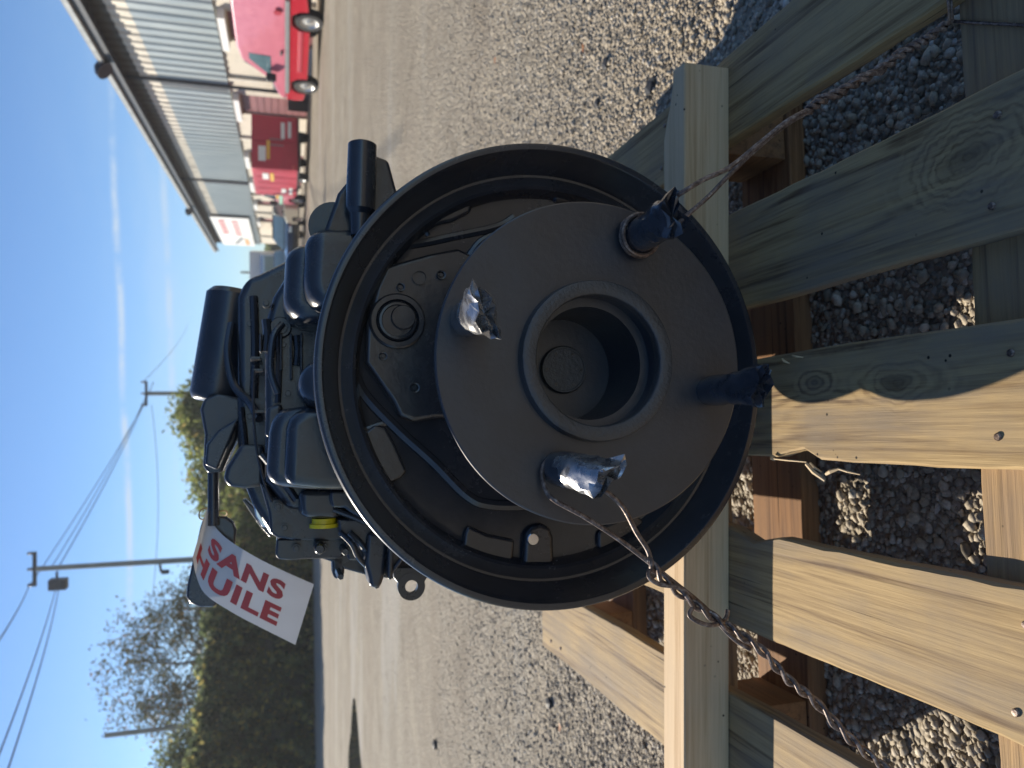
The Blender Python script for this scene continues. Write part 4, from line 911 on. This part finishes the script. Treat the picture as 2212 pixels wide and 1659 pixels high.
def build_lorry():
    root = empty('white_lorry', P(600, 580, 60).xy.to_3d(), R(170), label='white and blue box lorry far behind the gearbox beside the pale cars', cat='lorry')
    MB().box((0, -1, 2.2), (2.4, 5, 2.4)).make('cargo_box', M['white'], root, bevel=.04)
    MB().box((0, 2.6, 1.55), (2.2, 1.7, 2.1)).make('cab', M['bluecar'], root, bevel=.15)
    MB().box((0, 3.46, 1.9), (1.9, .04, .8)).make('windscreen', M['glass'], root)
    for s in (-1, 1):
        for y in (2.6, -2.2): wheel(root, s * 1.0, y, .45, .3, s)
build_lorry()
# grey stack of crates and pipes standing between the vans
def build_stack():
    c = PZ(668, 222, 0)
    for k, (dx, dy, w, h, z, mt, lab) in enumerate(((0.9, 0, 1.1, .95, 0, 'grey', 'grey crate behind the nose of the bright red van, on the ground'), (1.0, 1.5, 1.2, .8, 0, 'darkmetal', 'dark low crate next to the dull red box truck'), (.9, 0, .9, .4, .952, 'grey', 'small grey crate on top of the grey crate behind the van'))):
        r = empty('crate', (c.x + dx, c.y + dy, z), R(2), label=lab, cat='crate')
        MB().box((0, 0, h / 2), (w, w, h)).make('panel', M[mt], r, bevel=.02)
        for q in range(4): MB().box((-w / 2 - .012, 0, h * (q + .5) / 4), (.02, w * .96, h / 4 * .8)).make('crate_slat', M[mt], r)
        for sx in (-1, 1):
            for sy in (-1, 1): MB().box((sx * (w / 2 + .004), sy * (w / 2 + .004), h / 2 + .002), (.07, .07, h)).make('corner_post', M['darkmetal'], r)
build_stack()

# ------------------------------------------------------------------ poles and lines
def pole(loc, h, r, label, cross=True, arm=False, trans=False):
    root = empty('utility_pole', loc, 0, label=label, cat='utility pole')
    MB().lathe([(r * 1.35, 0), (r, h)], (0, 0, 0), (0, 0, 1), 12).make('mast', M['concpole'], root, smooth=True, sharp=40)
    if cross:
        MB().box((0, 0, h + .05), (1.3, .12, .12)).make('crossarm', M['darkmetal'], root)
        for x in (-.6, 0, .6): MB().lathe([(.05, 0), (.07, .05), (.04, .1), (.06, .16), (0, .2)], (x, 0, h + .112), (0, 0, 1), 10).make('insulator', M['darkmetal'], root)
    if trans: 
        MB().box((-.62, -.02, h - .75), (.42, .42, .62)).make('transformer', M['darkmetal'], root, bevel=.04)
        MB().box((-.32, 0, h - .7), (.35, .08, .08)).make('bracket', M['darkmetal'], root)
        MB().cyl((-.1, 0, h - 4.3), (-.42, 0, h - 4.35), .05).make('lamp_arm', M['darkmetal'], root); MB().box((-.42, 0, h - 4.5), (.16, .16, .3)).make('lamp_head', M['darkmetal'], root, bevel=.03)
    return root
p1t = P(78, 1229, 33); p2t = P(318, 850, 44); p3t = P(226, 1589, 35)
pole((p1t.x, p1t.y, 0), p1t.z, .095, 'tall utility pole with transformer box rising behind the paddle shaped lever', trans=True)
pole((p2t.x, p2t.y, 0), p2t.z, .11, 'distant utility pole standing straight above the black cylinder')
pole((p3t.x, p3t.y, 0), p3t.z, .10, 'slanting bare utility pole behind the tall shrubs, with no crossarm', cross=False)
p4 = P(520, 588, 90); pole((p4.x, p4.y, 0), p4.z, .12, 'thin far lamp pole beyond the warehouse end', cross=False)
def cable(a, b, sag, label, r=.016):
    a = Vector(a); b = Vector(b); pts = [a.lerp(b, t / 24) - Vector((0, 0, sag * 4 * (t / 24) * (1 - t / 24))) for t in range(25)]
    o = a.lerp(b, .5); MB().tube([p - o for p in pts], r, 5).make('power_line', M['cable'], None, loc=o); ob = D.objects[-1] if False else None
    x = [q for q in COL.objects if q.name.startswith('power_line')][-1]; return tag(x, label, 'power line', 'overhead lines')
cable(p1t + Vector((-.6, 0, .2)), p2t + Vector((-.6, 0, .2)), .12, 'overhead line from the transformer pole to the distant pole, highest of them')
cable(p1t + Vector((.0, 0, -.5)), p2t + Vector((0, 0, .0)), .15, 'overhead line from the transformer pole to the distant pole, second from top')
cable(p1t + Vector((.1, 0, -.8)), p2t + Vector((.6, 0, -.3)), .15, 'overhead line from the transformer pole to the distant pole, third from top', .02)
cable(p1t + Vector((-.5, 0, .2)), P(-40, 1440, 14), .08, 'overhead line leaving the transformer pole for the picture corner, upper')
cable(p1t + Vector((-.6, 0, -.7)), P(-25, 1690, 14), .08, 'overhead line leaving the transformer box towards the corner, left strand')
cable(p1t + Vector((-.5, 0, -.8)), P(8, 1690, 14), .10, 'overhead line leaving the transformer box towards the corner, right strand')
cable(p2t + Vector((.6, 0, .2)), P(405, 700, 110), .4, 'overhead line running on from the distant pole behind the gearbox')
cable(p2t + Vector((-.6, 0, -.2)), P(328, 1300, 40), .3, 'thin line crossing the sky low, from the distant pole towards the shrubs', .014)

# ------------------------------------------------------------------ trees and hedges
def leaves(rng, c, rad, n, size, shell=.35):
    """n leaf quads in an ellipsoid; c centre, rad radii"""
    d = rng.normal(0, 1, (n, 3)); d /= np.linalg.norm(d, axis=1, keepdims=True); r = rng.uniform(shell, 1, (n, 1)) ** .6
    p = np.array(c) + d * r * np.array(rad)
    return p
def leafmesh(name, pts, size, rng, mat, parent, tone=None):
    n = len(pts); a = rng.normal(0, 1, (n, 3)); a /= np.linalg.norm(a, axis=1, keepdims=True); b = rng.normal(0, 1, (n, 3)); b -= a * (a * b).sum(1, keepdims=True); b /= np.linalg.norm(b, axis=1, keepdims=True)
    s = size * rng.uniform(.6, 1.4, (n, 1)); V = np.stack([pts - a * s, pts + b * s * .55, pts + a * s, pts - b * s * .55], 1).reshape(-1, 3)
    F = np.arange(n * 4).reshape(n, 4); 
    if tone is None: tone = rng.beta(2, 2.4, n)
    return fastmesh(name, V, F, mat, np.repeat(tone, 4), parent)
def tree(base, h, crown, mat, label, n_clump, per, size, seed, trunk_r=.10, clump=.5, cat='tree', name='tree', stuff=False):
    """crown: list of (centre offset, radii) ellipsoids"""
    rng = np.random.default_rng(seed); root = empty(name, base, 0, label=label, cat=cat)
    cl = []
    for (c, rad), w in zip(crown, [np.prod(r) for c, r in crown]):
        k = max(3, int(n_clump * w / sum(np.prod(r) for c_, r in crown))); cl.append(leaves(rng, c, rad, k, 0, .15))
    cl = np.concatenate(cl); mb = MB(); top = Vector((0, 0, h * .75))
    tr = [Vector((0, 0, -.02)), Vector((.05 * h * .3, 0, h * .3)), Vector((-.03 * h, 0, h * .55)), top]; mb.tube(smooth_path(tr, 5), trunk_r, 8, rf=lambda t: trunk_r * (1 - .75 * t))
    for p in cl[:: max(1, len(cl) // 40)]:
        p = Vector(p); z = max(.2, min(h * .72, p.z - .35 * math.hypot(p.x, p.y) - .2)); a = Vector((0, 0, z)); mid = a.lerp(p, .5) + Vector((0, 0, .08 * h * .3))
        mb.tube(smooth_path([a, mid, p], 3), trunk_r * .28, 5, rf=lambda t: trunk_r * .28 * (1 - .7 * t))
    mb.make('trunk', M['bark'], root, smooth=True)
    idx = rng.integers(0, len(cl), n_clump * per); pts = cl[idx] + rng.normal(0, clump, (len(idx), 3)) * np.array([1, 1, .75])
    pts[:, 2] = np.maximum(pts[:, 2], .05)
    ct = rng.uniform(-.22, .22, len(cl)); tone = np.clip(rng.beta(2, 2.4, len(idx)) + ct[idx], 0, 1)
    cr = leafmesh('crown', pts, size, rng, M[mat], root, tone)
    return root
# dense dark hedge, built as separate shrubs standing side by side
def hedge_spot(oy, Y): 
    u = 1659 - oy; return ((u - 829.5) / FPX) * (Y * cp + CAMZ * sp_)
k = 0
HL = ['darkest leftmost', 'second dark', 'third dark', 'fourth dark', 'fifth dark', 'sixth dark', 'seventh dark', 'eighth dark']
for (oy, Y, h, w, mat) in [(a, b_ + 4.5, c_ * 1.16, d_ * 1.2, e_) for a, b_, c_, d_, e_ in ((1690, 20.5, 3.3, 1.7, 'leaf_dark'), (1590, 21, 3.1, 1.6, 'leaf_dark'), (1490, 21.5, 3.0, 1.6, 'leaf_dark'), (1395, 22, 2.9, 1.6, 'leaf_dark'), (1300, 22.5, 2.8, 1.6, 'leaf_dark'), (1205, 23.5, 2.3, 1.6, 'leaf_green'), (1105, 25, 2.2, 1.7, 'leaf_green'), (1010, 28, 2.7, 1.9, 'leaf_green'))]:
    x = hedge_spot(oy, Y); rng = np.random.default_rng(50 + k)
    root = empty('hedge_shrub', (x, Y, 0), 0, label=['dark hedge shrub at the lower picture edge, behind the puddle', 'dark hedge shrub just beside the one at the picture edge', 'dark hedge shrub under the tallest thin tree', 'dark hedge shrub with yellowish leaves below the thin tree', 'dark hedge shrub just below the far corner of the paper tag', 'dark hedge shrub directly behind the paper tag', 'low dark hedge shrub between paper tag and gearbox castings', 'greener hedge shrub partly hidden by the gearbox'][k], cat='shrub', group='hedge shrubs along the yard edge')
    core = MB(); n = 24
    core.lathe([(0, 0), (w * .40, 0), (w * .45, h * .35), (w * .38, h * .62), (w * .2, h * .74), (0, h * .78)], (0, .35, 0), (0, 0, 1), 14); core.make('light_block_core', M['core'], root, smooth=True)  # solid core added to block light through the foliage
    N = 8000; p = np.stack([rng.uniform(-w * .75, w * .75, N), rng.uniform(-.9, .9, N), rng.uniform(0, 1, N) ** .9 * h], 1)
    p[:, 2] += .10 * np.sin(p[:, 0] * 4 + k) - .2 * (rng.uniform(0, 1, N) ** 3) * 0; p[:, 2] = np.clip(p[:, 2], .02, None)
    cl = np.sin(p[:, 0] * 5.1 + k) * np.cos(p[:, 2] * 4.3) * np.sin(p[:, 1] * 4 + 1); tone = np.clip(rng.beta(1.5, 2.4, N) + .40 * cl, 0, 1)
    p[:, 1] += .25 * np.sin(p[:, 0] * 3.1 + k) * np.cos(p[:, 2] * 2.7) - .25 * (p[:, 2] / h - .5)
    keep = (np.sin(p[:, 0] * 6.3 + 2 * k) * np.sin(p[:, 2] * 5.7 + k) * np.cos(p[:, 1] * 5) < .30); p = p[keep]; tone = tone[keep]; tone[rng.random(len(tone)) < .08] = 1.0  # scattered leaves set to the brightest tone as painted sunlit speckles
    leafmesh('foliage', p, .11, rng, M[mat], root, tone); k += 1
def tb(ox_top, oy, Y): p = P(ox_top, oy, Y); return (p.x, Y, 0), p.z
b, h = tb(165, 1440, 36)
tree(b, h, [((0, 0, h * .62), (2.9, 1.6, h * .36)), ((2.4, 0, h * .48), (1.7, 1.2, h * .22)), ((-2.4, 0, h * .50), (1.7, 1.2, h * .26))], 'leaf_aut', 'tall thin tree with sparse autumn leaves rising above the hedge', 240, 34, .075, 11, .10, .28)
b, h = tb(300, 1345, 37); tree(b, h, [((0, 0, h * .66), (1.2, .9, h * .3))], 'leaf_aut', 'slender sparse tree between the tall thin tree and the paper tag', 70, 30, .07, 12, .06, .22)
b, h = tb(215, 1540, 36); tree(b, h, [((0, 0, h * .6), (1.5, 1.1, h * .36))], 'leaf_aut', 'sparse tree left of the tallest thin tree, before the slanting pole', 90, 26, .075, 13, .07, .3)
b, h = tb(330, 1650, 30); tree(b, h, [((0, 0, h * .5), (1.5, 1.1, h * .46))], 'leaf_dark', 'dark bushy conifer at the lower picture edge', 150, 70, .09, 14, .09, .32)
b, h = tb(372, 905, 40); tree(b, h, [((0, 0, h * .6), (2.1, 1.6, h * .38))], 'leaf_green', 'green tree just beyond the top bracket of the gearbox', 170, 80, .13, 15, .13, .42)
b, h = tb(395, 1050, 38); tree(b, h, [((0, 0, h * .55), (2.0, 1.6, h * .40))], 'leaf_green', 'bright green bushy tree behind the lever rod', 170, 90, .12, 16, .13, .4)
b, h = tb(480, 1170, 34); tree(b, h, [((0, 0, h * .5), (2.0, 1.5, h * .46))], 'leaf_green', 'yellow green bush behind the paper tag', 160, 90, .11, 17, .1, .35)
b, h = tb(470, 985, 36); tree(b, h, [((0, 0, h * .5), (1.9, 1.5, h * .46))], 'leaf_green', 'green bush filling the gap under the lever rod', 160, 90, .11, 18, .1, .35)
b, h = tb(560, 760, 60); tree(b, h, [((0, 0, h * .5), (4, 2, h * .5))], 'leaf_dark', 'far dark tree clump mostly hidden by the gearbox', 80, 60, .18, 19, .2, .5)
# far wood closing the yard
rng = np.random.default_rng(99); N = 26000
xs = rng.uniform(-60, 24, N); hh = 3.6 + 1.5 * np.sin(xs * .31) + .9 * np.sin(xs * .83 + 1)
p = np.stack([xs, 100 + rng.uniform(-3, 3, N), rng.uniform(0, 1, N) * hh], 1)
tag(leafmesh('far_woodland', p, .55, rng, M['leaf_dark'], None), 'low dark line of far woodland closing the yard', 'woodland', kind='stuff')

# ------------------------------------------------------------------ thin backlit haze, added to lift the far darks
hz = D.materials.new('haze_air'); hz.use_nodes = True; ht = hz.node_tree; ht.nodes.remove(ht.nodes['Principled BSDF'])
pv = ht.nodes.new('ShaderNodeVolumePrincipled'); pv.inputs['Color'].default_value = (.93, .96, 1, 1); pv.inputs['Density'].default_value = .0009; pv.inputs['Anisotropy'].default_value = .35
ht.links.new(pv.outputs[0], ht.nodes['Material Output'].inputs['Volume'])
tag(MB().box((-20, 60, 6), (240, 150, 14)).make('haze', hz), kind='stuff')
